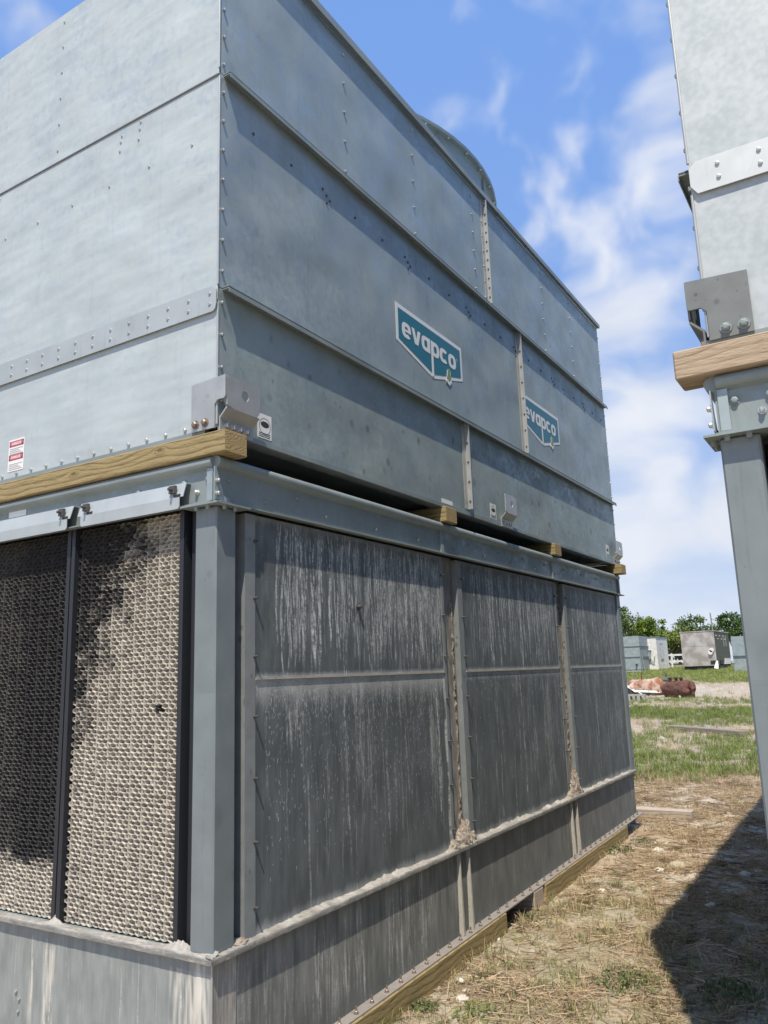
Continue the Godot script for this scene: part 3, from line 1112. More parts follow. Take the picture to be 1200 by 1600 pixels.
func tower_basin(at: Vector3, first: bool) -> void:
	var root := thing("cooling_tower_basin",
		"lime streaked grey steel basin and frame with honeycomb fill, below the logo casing" if first else "clean grey steel basin and frame with boxed corner post, below the pale casing",
		"cooling tower", at, "lower halves of the cooling towers")
	for mirror in [false, true]:
		basin_side(root, mirror, first)
	basin_front(root, first)
	# back
	var b := MB.new()
	b.slab([Vector3(-0.03, base_y(-L), -L + 0.03), Vector3(-W + 0.03, base_y(-L), -L + 0.03), Vector3(-W + 0.03, Y_LEDGE, -L + 0.03), Vector3(-0.03, Y_LEDGE, -L + 0.03)], Vector3(0, 0, 0.005))
	part("back_wall", b, mats.galv_dull, root)
	b = MB.new()
	b.box(-W + 0.12, -0.12, Y_LEDGE, Y_BEAM, -L + 0.06, -L + 0.07)
	part("back_panel", b, mats.galv_dull, root)
	b = MB.new()
	b.box(-W + 0.002, -0.002, Y_BEAM, Y_BEAM_TOP, -L + 0.002, -L + 0.03)
	part("back_beam", b, mats.galv_dull, root)
	# dark eliminators on top, seen through the gap
	b = MB.new()
	b.box(-W + 0.05, -0.05, Y_BEAM + 0.02, Y_BEAM_TOP - 0.03, -L + 0.05, -0.05)
	part("drift_eliminator", b, mats.eliminator, root)
	# pipe stub at the far corner
	b = MB.new()
	b.rod(Vector3(-0.06, 0.50, -L + 0.02), Vector3(-0.06, 0.50, -L - 0.07), 0.035, 14)
	part("drain_stub", b, mats.bolt_brown, root)


func sheet_box(b: MB, x0: float, x1: float, y0: float, y1: float, z_near: float, z_far: float) -> void:
	# the outer face takes the texture once; the edges go on in metres
	b.quad(Vector3(x1, y0, z_near), Vector3(x1, y0, z_far), Vector3(x1, y1, z_far), Vector3(x1, y1, z_near), PackedVector2Array([Vector2(0, 1), Vector2(1, 1), Vector2(1, 0), Vector2(0, 0)]))
	b.quad(Vector3(x0, y0, z_near), Vector3(x1, y0, z_near), Vector3(x1, y1, z_near), Vector3(x0, y1, z_near), PackedVector2Array([Vector2(0, 1), Vector2(0.04, 1), Vector2(0.04, 0), Vector2(0, 0)]))
	b.quad(Vector3(x1, y0, z_far), Vector3(x0, y0, z_far), Vector3(x0, y1, z_far), Vector3(x1, y1, z_far), PackedVector2Array([Vector2(0.96, 1), Vector2(1, 1), Vector2(1, 0), Vector2(0.96, 0)]))
	b.quad(Vector3(x0, y1, z_near), Vector3(x1, y1, z_near), Vector3(x1, y1, z_far), Vector3(x0, y1, z_far), PackedVector2Array([Vector2(0, 0), Vector2(0, 0.02), Vector2(1, 0.02), Vector2(1, 0)]))
	b.quad(Vector3(x0, y0, z_far), Vector3(x1, y0, z_far), Vector3(x1, y0, z_near), Vector3(x0, y0, z_near))


func basin_side(root: Node3D, mirror: bool, first: bool) -> void:
	var rng := RandomNumberGenerator.new()
	rng.seed = 300 + (1 if mirror else 0)
	var limed := first and not mirror
	# walls of the basin, three lengths, the lower edge following the fall of the yard
	var cuts := [-0.027, -1.955, -3.775, -L + 0.027]
	for k in 3:
		var b := side_mb(mirror)
		var za: float = cuts[k] - (0.0 if k == 0 else 0.001)
		var zb: float = cuts[k + 1] + 0.001
		var x := -0.028
		b.quad(Vector3(x, base_y(za), za), Vector3(x, base_y(zb), zb), Vector3(x, Y_LEDGE - 0.004, zb), Vector3(x, Y_LEDGE - 0.004, za), PackedVector2Array([Vector2(0, 1), Vector2(1, 1), Vector2(1, 0), Vector2(0, 0)]))
		b.quad(Vector3(x - 0.005, base_y(zb), zb), Vector3(x - 0.005, base_y(za), za), Vector3(x - 0.005, Y_LEDGE - 0.004, za), Vector3(x - 0.005, Y_LEDGE - 0.004, zb))
		b.quad(Vector3(x - 0.005, base_y(za), za), Vector3(x, base_y(za), za), Vector3(x, Y_LEDGE - 0.004, za), Vector3(x - 0.005, Y_LEDGE - 0.004, za))
		part("basin_wall", b, mats["sheet_basin_%d" % k] if limed else mats.galv_dull, root)
	# pale corner cover sheet
	var b := side_mb(mirror)
	b.slab([Vector3(-0.024, base_y(0), -0.026), Vector3(-0.024, base_y(-0.14), -0.145), Vector3(-0.024, 0.536, -0.145), Vector3(-0.024, 0.536, -0.026)], Vector3(-0.0035, 0, 0))
	b.quad(Vector3(-0.0232, base_y(-0.03), -0.0265), Vector3(-0.0232, base_y(-0.14), -0.1445), Vector3(-0.0232, 0.5355, -0.1445), Vector3(-0.0232, 0.5355, -0.0265), PackedVector2Array([Vector2(0, 1), Vector2(1, 1), Vector2(1, 0), Vector2(0, 0)]))
	part("corner_cover", b, mats.sheet_corner if first else mats.galv_dull, root)
	# ledge round the basin with its turned-down lip
	b = side_mb(mirror)
	b.along_z([Vector2(-0.12, Y_LEDGE - 0.004), Vector2(-0.003, Y_LEDGE - 0.004), Vector2(-0.003, Y_LEDGE - 0.02), Vector2(0.0, Y_LEDGE - 0.02), Vector2(0.0, Y_LEDGE), Vector2(-0.12, Y_LEDGE)], 0.0, -L)
	part("basin_ledge", b, mats.galv_dull, root)
	# bottom flange with its studs
	b = side_mb(mirror)
	for q in 1:
		b.hexa([Vector3(-0.03, base_y(-0.01), -0.01), Vector3(0.028, base_y(-0.01), -0.01), Vector3(0.028, base_y(-L), -L), Vector3(-0.03, base_y(-L), -L), Vector3(-0.03, base_y(-0.01) + 0.007, -0.01), Vector3(0.028, base_y(-0.01) + 0.007, -0.01), Vector3(0.028, base_y(-L) + 0.007, -L), Vector3(-0.03, base_y(-L) + 0.007, -L)])
	var fl := part("bottom_flange", b, mats.post_tin if mats.has("post_tin") else mats.galv_dull, root)
	b = side_mb(mirror)
	for k in 44:
		var z := -0.12 - 0.122 * k
		b.bolt(Vector3(0.004, base_y(z) + 0.007, z), Vector3.UP, 0.008, 0.012)
		b.rod(Vector3(0.004, base_y(z) + 0.018, z), Vector3(0.004, base_y(z) + 0.036, z), 0.0045, 6)
	part("flange_studs", b, mats.bolt_brown, fl, "stuff")
	# standing joints of the basin, crusted
	for z in [-1.895, -2.01, -3.72, -3.83]:
		b = side_mb(mirror)
		var yb := base_y(z) + 0.008
		b.hexa([Vector3(-0.0275, yb, z + 0.012), Vector3(-0.002, yb, z + 0.010), Vector3(-0.002, yb, z - 0.010), Vector3(-0.0275, yb, z - 0.012), Vector3(-0.0275, 0.523, z + 0.005), Vector3(-0.010, 0.523, z + 0.003), Vector3(-0.010, 0.523, z - 0.003), Vector3(-0.0275, 0.523, z - 0.005)])
		part("basin_joint", b, mats.seam_tan if limed else mats.galv_dull, root)
	# casing sheets: boxes with a recess and a post between the bays
	var bays := [[-0.195, -1.885], [-2.065, -3.755], [-3.925, -L + 0.012]]
	for k in 3:
		for j in 2:
			b = side_mb(mirror)
			var y0: float = [Y_LEDGE + 0.001, 1.479][j]
			var y1: float = [1.471, Y_BEAM - 0.012][j]
			sheet_box(b, -0.115, -0.033, y0, y1, bays[k][0] - 0.062, bays[k][1] + 0.03)
			part("side_panel", b, mats["sheet_%s_%d" % ["low" if j == 0 else "up", k]] if limed else mats.galv_dull, root)
		# edge frames of the bay
		for e in [[bays[k][0], bays[k][0] - 0.0615], [bays[k][1] + 0.0295, bays[k][1]]]:
			b = side_mb(mirror)
			b.box(-0.118, -0.030, Y_LEDGE + 0.001, Y_BEAM - 0.012, e[1], e[0])
			var fr := part("edge_frame", b, mats.frame_lime if limed and mats.has("frame_lime") else mats.galv_dull, root)
			b = side_mb(mirror)
			for q in 7:
				var zz: float = (e[1] + 0.006) if e[0] - e[1] > 0.04 else e[0] - 0.006
				var yy := 2.02 - 0.229 * q
				b.rod(Vector3(-0.030, yy, zz), Vector3(-0.009, yy, zz), 0.0045, 6)
				b.bolt(Vector3(-0.030, yy, zz), Vector3.RIGHT, 0.008, 0.008, false)
			part("edge_screws", b, mats.screw_dark, fr, "stuff")
		# seam between the two sheets
		b = side_mb(mirror)
		b.box(-0.05, -0.027, 1.4715, 1.4785, bays[k][1] + 0.031, bays[k][0] - 0.063)
		part("panel_seam", b, mats.seam_tan if limed and mats.has("seam_tan") else mats.galv_dull, root)
	b = side_mb(mirror)
	for z in [-1.0]:
		b.bolt(Vector3(-0.033, 1.795, z), Vector3.RIGHT, 0.012, 0.02)
	part("sheet_plug", b, mats.screw_dark, root)
	for z in [-1.975, -3.84]:
		b = side_mb(mirror)
		sheet_box(b, -0.16, -0.062, Y_LEDGE, Y_BEAM - 0.002, z + 0.0895, z - 0.0845)
		part("recessed_post", b, mats.sheet_post if limed else mats.galv_dull, root)
	# boxed corner posts with cap plates
	for z in [0.0, -L + 0.113]:
		b = side_mb(mirror)
		b.cbox(Vector3(-0.130, Y_LEDGE, z - 0.133), Vector3(-0.020, Y_BEAM - 0.0085, z - 0.020), 0.006)
		var po := part("corner_post", b, mats.galv_post if mats.has("galv_post") else mats.galv, root)
		b = side_mb(mirror)
		var fr := 0.018 if z == 0.0 else 0.0
		b.box(-0.175, 0.018, Y_BEAM - 0.008, Y_BEAM - 0.001, z - 0.175, z + fr)
		part("cap_plate", b, mats.galv_dull, po)
		if z == 0.0:
			for q in [Vector2(-0.105, -0.001), Vector2(-0.045, -0.001), Vector2(-0.001, -0.045), Vector2(-0.001, -0.105)]:
				b = side_mb(mirror)
				b.bolt(Vector3(q.x, Y_BEAM - 0.008, q.y), Vector3.DOWN, 0.009, 0.016)
				part("bolt", b, mats.galv_dull, po)
	# frame beam: rolled top, flat web, small foot; three lengths
	var bc := [-0.002, -1.886, -3.706, -L]
	for k in 3:
		b = side_mb(mirror)
		var pr := [Vector2(-0.03, Y_BEAM), Vector2(0.006, Y_BEAM), Vector2(0.006, Y_BEAM + 0.006), Vector2(-0.022, Y_BEAM + 0.010), Vector2(-0.022, Y_BEAM_TOP - 0.05), Vector2(-0.012, Y_BEAM_TOP - 0.044)]
		for a in 9:
			var q := deg_to_rad(-75 + a * 20.6)
			pr.append(Vector2(-0.016 + cos(q) * 0.022, Y_BEAM_TOP - 0.0225 + sin(q) * 0.0225))
		pr.append(Vector2(-0.05, Y_BEAM_TOP))
		pr.append(Vector2(-0.05, Y_BEAM_TOP - 0.006))
		pr.append(Vector2(-0.03, Y_BEAM_TOP - 0.006))
		b.along_z(pr, bc[k] - (0.012 if k == 0 else 0.002), bc[k + 1] + 0.002)
		part("side_beam", b, mats.galv_dull, root)
	for z in [-1.886, -3.706]:
		b = side_mb(mirror)
		b.box(-0.0225, -0.014, Y_BEAM + 0.012, Y_BEAM_TOP - 0.045, z - 0.004, z + 0.03)
		part("beam_splice", b, mats.galv_dull, root)
	b = side_mb(mirror)
	for k in 25:
		var z := -0.09 - 0.215 * k
		var low := k % 2 == 1
		b.bolt(Vector3(-0.022, Y_BEAM_TOP - (0.135 if low else 0.085), z), Vector3.RIGHT, 0.009, 0.008, false)
	part("beam_screws", b, mats.galv_dull, root, "stuff")
	# corner bracket of the beam: thin gusset plate with bright screws
	b = side_mb(mirror)
	b.slab([Vector3(-0.010, Y_BEAM + 0.012, 0.001), Vector3(-0.010, Y_BEAM + 0.012, -0.085), Vector3(-0.010, Y_BEAM + 0.026, -0.085), Vector3(-0.010, Y_BEAM + 0.03, -0.05), Vector3(-0.010, Y_BEAM_TOP - 0.045, -0.008), Vector3(-0.010, Y_BEAM_TOP - 0.045, 0.001)], Vector3(-0.004, 0, 0))
	var gus := part("corner_gusset", b, mats.galv, root)
	for y in [Y_BEAM + 0.035, Y_BEAM + 0.085]:
		b = side_mb(mirror)
		b.bolt(Vector3(-0.010, y, -0.014), Vector3.RIGHT, 0.0085, 0.014)
		part("screw", b, mats.bolt, gus)
	if limed:
		crusts(root, rng)


func crusts(root: Node3D, rng: RandomNumberGenerator) -> void:
	# lime that built up along the ledge
	var n := noise(200, 9.0, 4)
	var n2 := noise(201, 0.8, 2)
	var n3 := noise(202, 45.0, 2)
	for run in 2:
		var nu := 620
		var p := PackedVector3Array()
		var c := PackedColorArray()
		for i in nu:
			var s := i / (nu - 1.0)
			var along := 0.004 - s * (L - 0.03) if run == 0 else -0.002 - s * 1.9
			var thick := clampf(0.5 + n2.get_noise_2d(along * 2.0, run * 7.0) * 1.1, 0.12, 1.1)
			thick *= clampf(0.7 + 0.9 * n.get_noise_2d(along * 0.7, 77.0 + run), 0.15, 1.4)
			if run == 0:
				for g in [[-0.16, 0.05, 0.8], [-1.87, 0.06, 1.0], [-2.05, 0.09, 1.1], [-3.74, 0.06, 1.0], [-3.9, 0.12, 1.2], [-0.7, 0.3, 0.5], [-2.6, 0.3, 0.5]]:
					thick += g[2] * exp(-pow((along - g[0]) / g[1], 2))
			else:
				thick *= 0.35
				for g in [[-0.18, 0.05, 1.2], [-0.88, 0.03, 1.4], [0.0, 0.08, 0.6]]:
					thick += g[2] * exp(-pow((along - g[0]) / g[1], 2))
			var prof := [Vector2(-0.034, 0.0 + 0.020 * thick), Vector2(-0.026, 0.013 * thick), Vector2(-0.016, 0.007 * thick), Vector2(-0.006, 0.002 + 0.003 * thick), Vector2(0.0006, 0.0012), Vector2(0.0014, -0.006), Vector2(0.0012, -0.014), Vector2(0.0004, -0.0202)]
			for j in prof.size():
				var q: Vector2 = prof[j]
				var r := n.get_noise_3d(along * 4.0, j * 0.35, run * 9.0)
				var f := n3.get_noise_3d(along, j * 0.03, 3.0 + run)
				q.y += (0.004 * r + 0.0045 * f) * (thick if j < 3 else 0.55) + (0.0 if j < 3 else 0.0)
				q.x += (0.003 * f) if j < 4 else maxf(0.0, 0.0028 * f + 0.002 * r)
				if j < 5:
					q.y = maxf(q.y, 0.0012)
				if run == 0:
					p.append(Vector3(q.x, Y_LEDGE + q.y, along))
				else:
					p.append(Vector3(along, Y_LEDGE + q.y, q.x))
				var tone := clampf(0.5 + 0.5 * f + 0.35 * r, 0, 1)
				var cc := Color(0.25, 0.24, 0.215).lerp(Color(0.58, 0.56, 0.51), clampf(tone + 0.5 * n2.get_noise_2d(along * 9.0, 40.0), 0, 1))
				if run == 1:
					cc = Color(0.33, 0.32, 0.30).lerp(Color(0.60, 0.58, 0.54), tone)
				if j >= 4:
					cc = Color(0.27, 0.275, 0.265).lerp(cc, clampf(0.5 + 1.6 * n.get_noise_2d(along * 0.6, j * 0.1 + 50.0), 0.0, 1.0))
				c.append(cc)
		var b := MB.new()
		if run == 0:
			b.grid(p, nu, 8, c)
		else:
			b.grid(p, nu, 8, c)
		var o := part("lime_crust", b, mats.crust, root)
		o.set_meta("kind", "stuff")
	# brown crumbling heaps at the feet of the posts
	for g in [[-1.99, 0.085, 0.085], [-2.03, 0.12, 0.04], [-3.86, 0.11, 0.09], [-3.90, 0.17, 0.035], [-1.865, 0.05, 0.05], [-2.09, 0.06, 0.045], [-0.165, 0.02, 0.05], [-3.96, 0.05, 0.06], [-3.74, 0.05, 0.05]]:
		var nu := 28
		var nv := 22
		var p := PackedVector3Array()
		var c := PackedColorArray()
		for i in nu + 1:
			var a := TAU * i / nu
			for j in nv:
				var e := PI / 2 * j / (nv - 1.0)
				var d := Vector3(cos(a) * cos(e), sin(e), sin(a) * cos(e))
				var r := 1.0 + 0.22 * n.get_noise_3d(d.x * 0.25 + g[0], d.y * 0.25, d.z * 0.25) + 0.16 * n3.get_noise_3d(d.x * 0.12 + g[0], d.y * 0.12, d.z * 0.12)
				p.append(Vector3(-0.040 + d.x * 0.040 * r, Y_LEDGE - 0.002 + d.y * g[1] * r, g[0] + d.z * g[2] * r))
				var f := clampf(0.5 + 0.9 * n3.get_noise_3d(d.x * 0.2, d.y * 0.2 + g[0], d.z * 0.2), 0, 1)
				c.append(Color(0.15, 0.105, 0.08).lerp(Color(0.52, 0.465, 0.395), clampf(f * 1.3, 0.0, 1.0)))
		var b := MB.new()
		b.grid(p, nu + 1, nv, c)
		part("scale_heap", b, mats.crust, root)
	# ragged brown seams of scale running down the posts
	for z in [-2.03, -3.90]:
		var p := PackedVector3Array()
		var c := PackedColorArray()
		for i in 260:
			var y := lerpf(0.62, 1.95 if z > -3 else 2.1, i / 259.0)
			var wd := (0.017 + 0.02 * n2.get_noise_2d(y * 5.0, z)) * clampf(0.45 + 2.2 * n2.get_noise_2d(y * 2.2, z + 9.0), 0.0, 1.2) + 0.014 * absf(n.get_noise_2d(y, z))
			var o := 0.012 * n2.get_noise_2d(y * 2.0, z + 4.0)
			wd *= clampf((2.0 - y) * 1.2, 0.15, 1.0) if z > -3 else 1.1
			for j in 5:
				var q := (j - 2) / 2.0
				var f := n3.get_noise_2d(y * 0.45, q * 0.04 + z)
				p.append(Vector3(-0.0622 + 0.010 * (1 - q * q) * (0.6 + f), y, z + o + q * wd * (1 + 0.5 * f)))
				c.append(Color(0.16, 0.115, 0.09).lerp(Color(0.50, 0.44, 0.37), clampf(0.4 + f * 1.3, 0, 1)))
		var b := MB.new()
		b.grid(p, 260, 5, c)
		part("scale_seam", b, mats.crust, root)


func basin_front(root: Node3D, first: bool) -> void:
	var zw := -0.024
	var b := MB.new()
	var yb := base_y(0)
	b.quad(Vector3(-W + 0.02, yb, zw), Vector3(-0.0235, yb, zw), Vector3(-0.0235, Y_LEDGE - 0.004, zw), Vector3(-W + 0.02, Y_LEDGE - 0.004, zw), PackedVector2Array([Vector2(-1, 1), Vector2(1, 1), Vector2(1, 0), Vector2(-1, 0)]))
	b.quad(Vector3(-0.0235, yb, zw - 0.006), Vector3(-W + 0.02, yb, zw - 0.006), Vector3(-W + 0.02, Y_LEDGE - 0.004, zw - 0.006), Vector3(-0.0235, Y_LEDGE - 0.004, zw - 0.006))
	part("front_wall", b, mats.sheet_front if first else mats.galv_dull, root)
	b = MB.new()
	for k in 14:
		for q in [Vector2(0, 0.27), Vector2(0.022, 0.245), Vector2(0.02, 0.20)]:
			b.bolt(Vector3(-1.09 + q.x - 0.21 * k + (0.0 if k == 0 else -0.2), q.y, zw), Vector3.BACK, 0.0065, 0.009, false)
	part("front_screws", b, mats.bolt, root, "stuff")
	b = MB.new()
	b.rod(Vector3(-0.0235, yb + 0.01, zw + 0.001), Vector3(-0.0235, Y_LEDGE - 0.022, zw + 0.001), 0.004, 8)
	part("corner_bead", b, mats.steel_bright, root)
	b = MB.new()
	b.box(-W + 0.03, -0.03, yb, yb + 0.006, zw, 0.03)
	part("bottom_flange", b, mats.galv_dull, root)
	b = MB.new()
	b.along_x([Vector2(-0.0, Y_LEDGE - 0.0205), Vector2(-0.003, Y_LEDGE - 0.0205), Vector2(-0.003, Y_LEDGE - 0.0045), Vector2(-0.14, Y_LEDGE - 0.0045), Vector2(-0.14, Y_LEDGE - 0.0008), Vector2(0.0, Y_LEDGE - 0.0008)], -0.121, -W + 0.121)
	part("basin_ledge", b, mats.galv_dull, root)
	# frame beam along the front
	b = MB.new()
	var pr := [Vector2(-0.03, Y_BEAM), Vector2(-0.03, Y_BEAM_TOP - 0.006), Vector2(-0.05, Y_BEAM_TOP - 0.006), Vector2(-0.05, Y_BEAM_TOP)]
	for a in 9:
		var q := deg_to_rad(90 - a * 20.6)
		pr.append(Vector2(-0.016 + cos(q) * 0.022, Y_BEAM_TOP - 0.0225 + sin(q) * 0.0225))
	pr.append(Vector2(-0.012, Y_BEAM_TOP - 0.044)); pr.append(Vector2(-0.022, Y_BEAM_TOP - 0.05)); pr.append(Vector2(-0.022, Y_BEAM + 0.01)); pr.append(Vector2(0.006, Y_BEAM + 0.006)); pr.append(Vector2(0.006, Y_BEAM))
	pr.reverse()
	b.along_x(pr, -0.03, -W + 0.03)
	part("front_beam", b, mats.galv_dull, root)
	for x in [-0.045, -W + 0.045]:
		b = MB.new()
		b.box(x - 0.015, x + 0.0135, Y_BEAM + 0.011, Y_BEAM_TOP - 0.046, -0.0215, -0.009)
		part("beam_end_plate", b, mats.galv, root)
	for x in [-0.062, -0.19, -0.45, -W + 0.075, -W + 0.17, -W + 0.32]:
		b = MB.new()
		b.bolt(Vector3(x, Y_BEAM_TOP - 0.085, -0.022), Vector3.BACK, 0.011, 0.012)
		part("bolt", b, mats.galv_dull, root)
	for x in [-0.12, -W + 0.145]:
		b = MB.new()
		b.bolt(Vector3(x, Y_BEAM + 0.055, -0.022), Vector3.BACK, 0.0085, 0.016)
		part("screw", b, mats.bolt, root)
	b = MB.new()
	b.box(-1.332, -1.203, 2.249, 2.288, -0.0215, -0.0205)
	if first:
		part("data_label", b, mats.white_vinyl, root)
	# hoods hung over the top of the fill, on clips
	var xs := [-0.155, -0.83, -1.515, -2.2, -2.885]
	for k in 5:
		var x0: float = xs[k]
		var x1: float = maxf(x0 - 0.625, -W + 0.27)
		b = MB.new()
		var m := 0.028
		b.slab([Vector3(x1 + m, 2.132, 0.022), Vector3(x0 - m, 2.132, 0.022), Vector3(x0 - m + 0.008, 2.14, 0.022), Vector3(x0 - m + 0.008, 2.178, 0.022), Vector3(x1 + m - 0.008, 2.178, 0.022), Vector3(x1 + m - 0.008, 2.14, 0.022)], Vector3(0, 0, -0.003))
		b.quad(Vector3(x1, 2.178, 0.022), Vector3(x0, 2.178, 0.022), Vector3(x0, 2.236, 0.004), Vector3(x1, 2.236, 0.004))
		b.quad(Vector3(x0, 2.178, 0.0195), Vector3(x1, 2.178, 0.0195), Vector3(x1, 2.2355, 0.001), Vector3(x0, 2.2355, 0.001))
		b.box(x1, x0, 2.233, 2.237, -0.021, 0.004)
		var h := part("fill_hood", b, mats.hood if mats.has("hood") else mats.galv, root)
		for x in [x0 - 0.055, x1 + 0.055]:
			b = MB.new()
			b.box(x - 0.017, x + 0.017, 2.196, 2.226, 0.017, 0.029)
			b.rod(Vector3(x, 2.21, 0.02), Vector3(x, 2.21, 0.047), 0.006, 6)
			part("clip", b, mats.screw_dark, h)
			b = MB.new()
			b.box(x + 0.004, x + 0.04, 2.180, 2.190, 0.0205, 0.0232)
			part("slot", b, mats.black, h)
	# black plastic frames between the blocks of fill
	var fx := [-0.195, -0.88, -1.565, -2.25, -2.935, -W + 0.195]
	for x in fx:
		for e in [[-0.026, -0.004], [0.004, 0.026]]:
			if (x == fx[0] and e[0] > 0) or (x == fx[5] and e[0] < 0):
				b = MB.new()
				b.box(x - 0.012 + (0.024 if x == fx[0] else -0.036), x + 0.012 + (0.024 if x == fx[0] else -0.012), Y_LEDGE + 0.006, Y_BEAM - 0.004, -0.14, -0.060)
			else:
				b = MB.new()
				b.box(x + e[0], x + e[1], Y_LEDGE + 0.004, Y_BEAM - 0.002, -0.12, -0.030)
			part("fill_frame", b, mats.plastic_frame, root)
	for k in 5:
		if not shared.has("fill_%d" % k):
			shared["fill_%d" % k] = fill_mesh(fx[k] - 0.027, fx[k + 1] + 0.027, k)
		var o := MeshInstance3D.new()
		o.name = "honeycomb_fill"
		o.mesh = shared["fill_%d" % k]
		o.set_meta("kind", "stuff")
		root.add_child(o, true)


# stacked corrugated sheets seen end on: flat sheets every two cells, zigzag walls between them
func fill_mesh(x_right: float, x_left: float, idx: int) -> ArrayMesh:
	var b := MB.new()
	var rng := RandomNumberGenerator.new()
	rng.seed = 500 + idx
	var n := noise(510, 6.0, 3)
	var n2 := noise(511, 40.0, 2)
	var cell := 0.034
	var rowh := 0.0168
	var zf := -0.052
	var depth := 0.06
	var y_lo := Y_LEDGE + 0.008
	var y_hi := Y_BEAM - 0.004
	var rows := int((y_hi - y_lo) / rowh)
	var wide := x_right - x_left
	var blocks := int(ceil(wide / (cell * 2)))
	var limed := func(x: float, y: float) -> float:
		var s := 0.0
		var q := n.get_noise_2d(x, y) * 0.5 + n2.get_noise_2d(x, y) * 0.35
		if x > -0.875:
			# clean wedge from the top of the left edge downwards
			var edge_x := lerpf(-0.93, -0.42, clampf((y - 1.15) / 0.95, 0.0, 1.0))
			s = clampf(((x - edge_x) / 0.24) + q * 1.7 + 0.6, 0.0, 1.0)
			if Vector2((x + 0.345) / 0.9, y - 1.372).length() < 0.018 + 0.01 * q:
				s = 0.0
		elif x > -1.56:
			s = clampf((0.755 - y) / 0.05 + q * 2.2 + 0.4, 0.0, 1.0)
			if x < -1.2:
				s = maxf(s, clampf((-1.20 - x) / 0.12 * 0.1 + q * 0.2, 0.0, 0.07))
		else:
			s = clampf(0.35 + q * 2.0, 0.0, 1.0)
		return s
	var seg := func(a: Vector2, c: Vector2, t: float, dd: float) -> void:
		var s: float = limed.call((a.x + c.x) / 2, (a.y + c.y) / 2)
		var g := rng.randf_range(0.8, 1.12)
		var rim := Color(0.040, 0.040, 0.041).lerp(Color(0.485, 0.45, 0.385), s) * g
		var wall := rim
		t *= lerpf(0.55, 1.0, s)
		var d := (c - a).normalized()
		var o := Vector2(-d.y, d.x) * t / 2
		var z := zf + rng.randf_range(-0.002, 0.002)
		b.col = rim
		b.quad(Vector3(a.x + o.x, a.y + o.y, z), Vector3(a.x - o.x, a.y - o.y, z), Vector3(c.x - o.x, c.y - o.y, z), Vector3(c.x + o.x, c.y + o.y, z))
		b.col = wall
		# the flutes run askew
		var inn := Vector3(0.45, -0.05, -0.88) * dd
		var a0 := Vector3(a.x - o.x, a.y - o.y, z)
		var c0 := Vector3(c.x - o.x, c.y - o.y, z)
		var a1 := Vector3(a.x + o.x, a.y + o.y, z)
		var c1 := Vector3(c.x + o.x, c.y + o.y, z)
		b.quad(a0, a0 + inn, c0 + inn, c0)
		b.quad(c1, c1 + inn, a1 + inn, a1)
	for k in blocks + 1:
		var xb := x_right - k * cell * 2
		if xb < x_left - 0.01:
			break
		# the flat sheet
		for r in rows:
			var y := y_lo + r * rowh
			seg.call(Vector2(xb + rng.randf_range(-0.0005, 0.0005), y), Vector2(xb, y + rowh * 1.05), 0.0026, depth)
		if k == blocks:
			break
		var shift := rng.randf_range(-0.004, 0.004)
		for r in rows + 1:
			var y := y_lo + r * rowh + shift * (1.0 if r > 0 and r < rows else 0.0)
			var even := r % 2 == 0
			var pts := []
			for j in 5:
				var up := (j % 2 == 1) == even
				pts.append(Vector2(xb - j * cell / 2, y + (0.0032 if up else -0.0032) + rng.randf_range(-0.0012, 0.0012)))
			for j in 4:
				if pts[j + 1].x < x_left - 0.012:
					break
				seg.call(pts[j], pts[j + 1], 0.0026, depth)
			if r == rows:
				break
			# walls of this row stand where the zigzag below it peaks
			for j in ([1, 3] if even else [2]):
				var x : float = xb - j * cell / 2 + rng.randf_range(-0.0012, 0.0012)
				if x > x_left - 0.005:
					seg.call(Vector2(x, y + 0.003), Vector2(x, y + rowh - 0.003), 0.0024, depth)
	return b.mesh(mats.fill)


# ---------------------------------------------------------------- timbers

func timber(called: String, lo: Vector3, hi: Vector3, m: String, end_m: String, label: String, group: String, tilt := 0.0, along_z := false, pivot := Vector3.ZERO) -> Node3D:
	var c := Vector3((lo.x + hi.x) / 2, lo.y, (lo.z + hi.z) / 2)
	var root := thing(called, label, "timber", c, group)
	root.rotation.x = tilt
	lo -= c
	hi -= c
	var b := MB.new()
	b.cbox(lo, hi, 0.004)
	part("beam", b, mats[m], root)
	for s in [0, 1]:
		b = MB.new()
		var i := 0.004
		if along_z:
			var z := hi.z + 0.0006 if s else lo.z - 0.0006
			var p := [Vector3(lo.x + i, lo.y + i, z), Vector3(hi.x - i, lo.y + i, z), Vector3(hi.x - i, hi.y - i, z), Vector3(lo.x + i, hi.y - i, z)]
			if not s:
				p.reverse()
			b.quad(p[0], p[1], p[2], p[3], PackedVector2Array([Vector2(0, 1), Vector2(1, 1), Vector2(1, 0), Vector2(0, 0)]))
		else:
			var x := hi.x + 0.0006 if s else lo.x - 0.0006
			var p := [Vector3(x, lo.y + i, hi.z - i), Vector3(x, lo.y + i, lo.z + i), Vector3(x, hi.y - i, lo.z + i), Vector3(x, hi.y - i, hi.z - i)]
			if not s:
				p.reverse()
			b.quad(p[0], p[1], p[2], p[3], PackedVector2Array([Vector2(0, 1), Vector2(1, 1), Vector2(1, 0), Vector2(0, 0)]))
		part("end_face", b, mats[end_m], root)
	return root


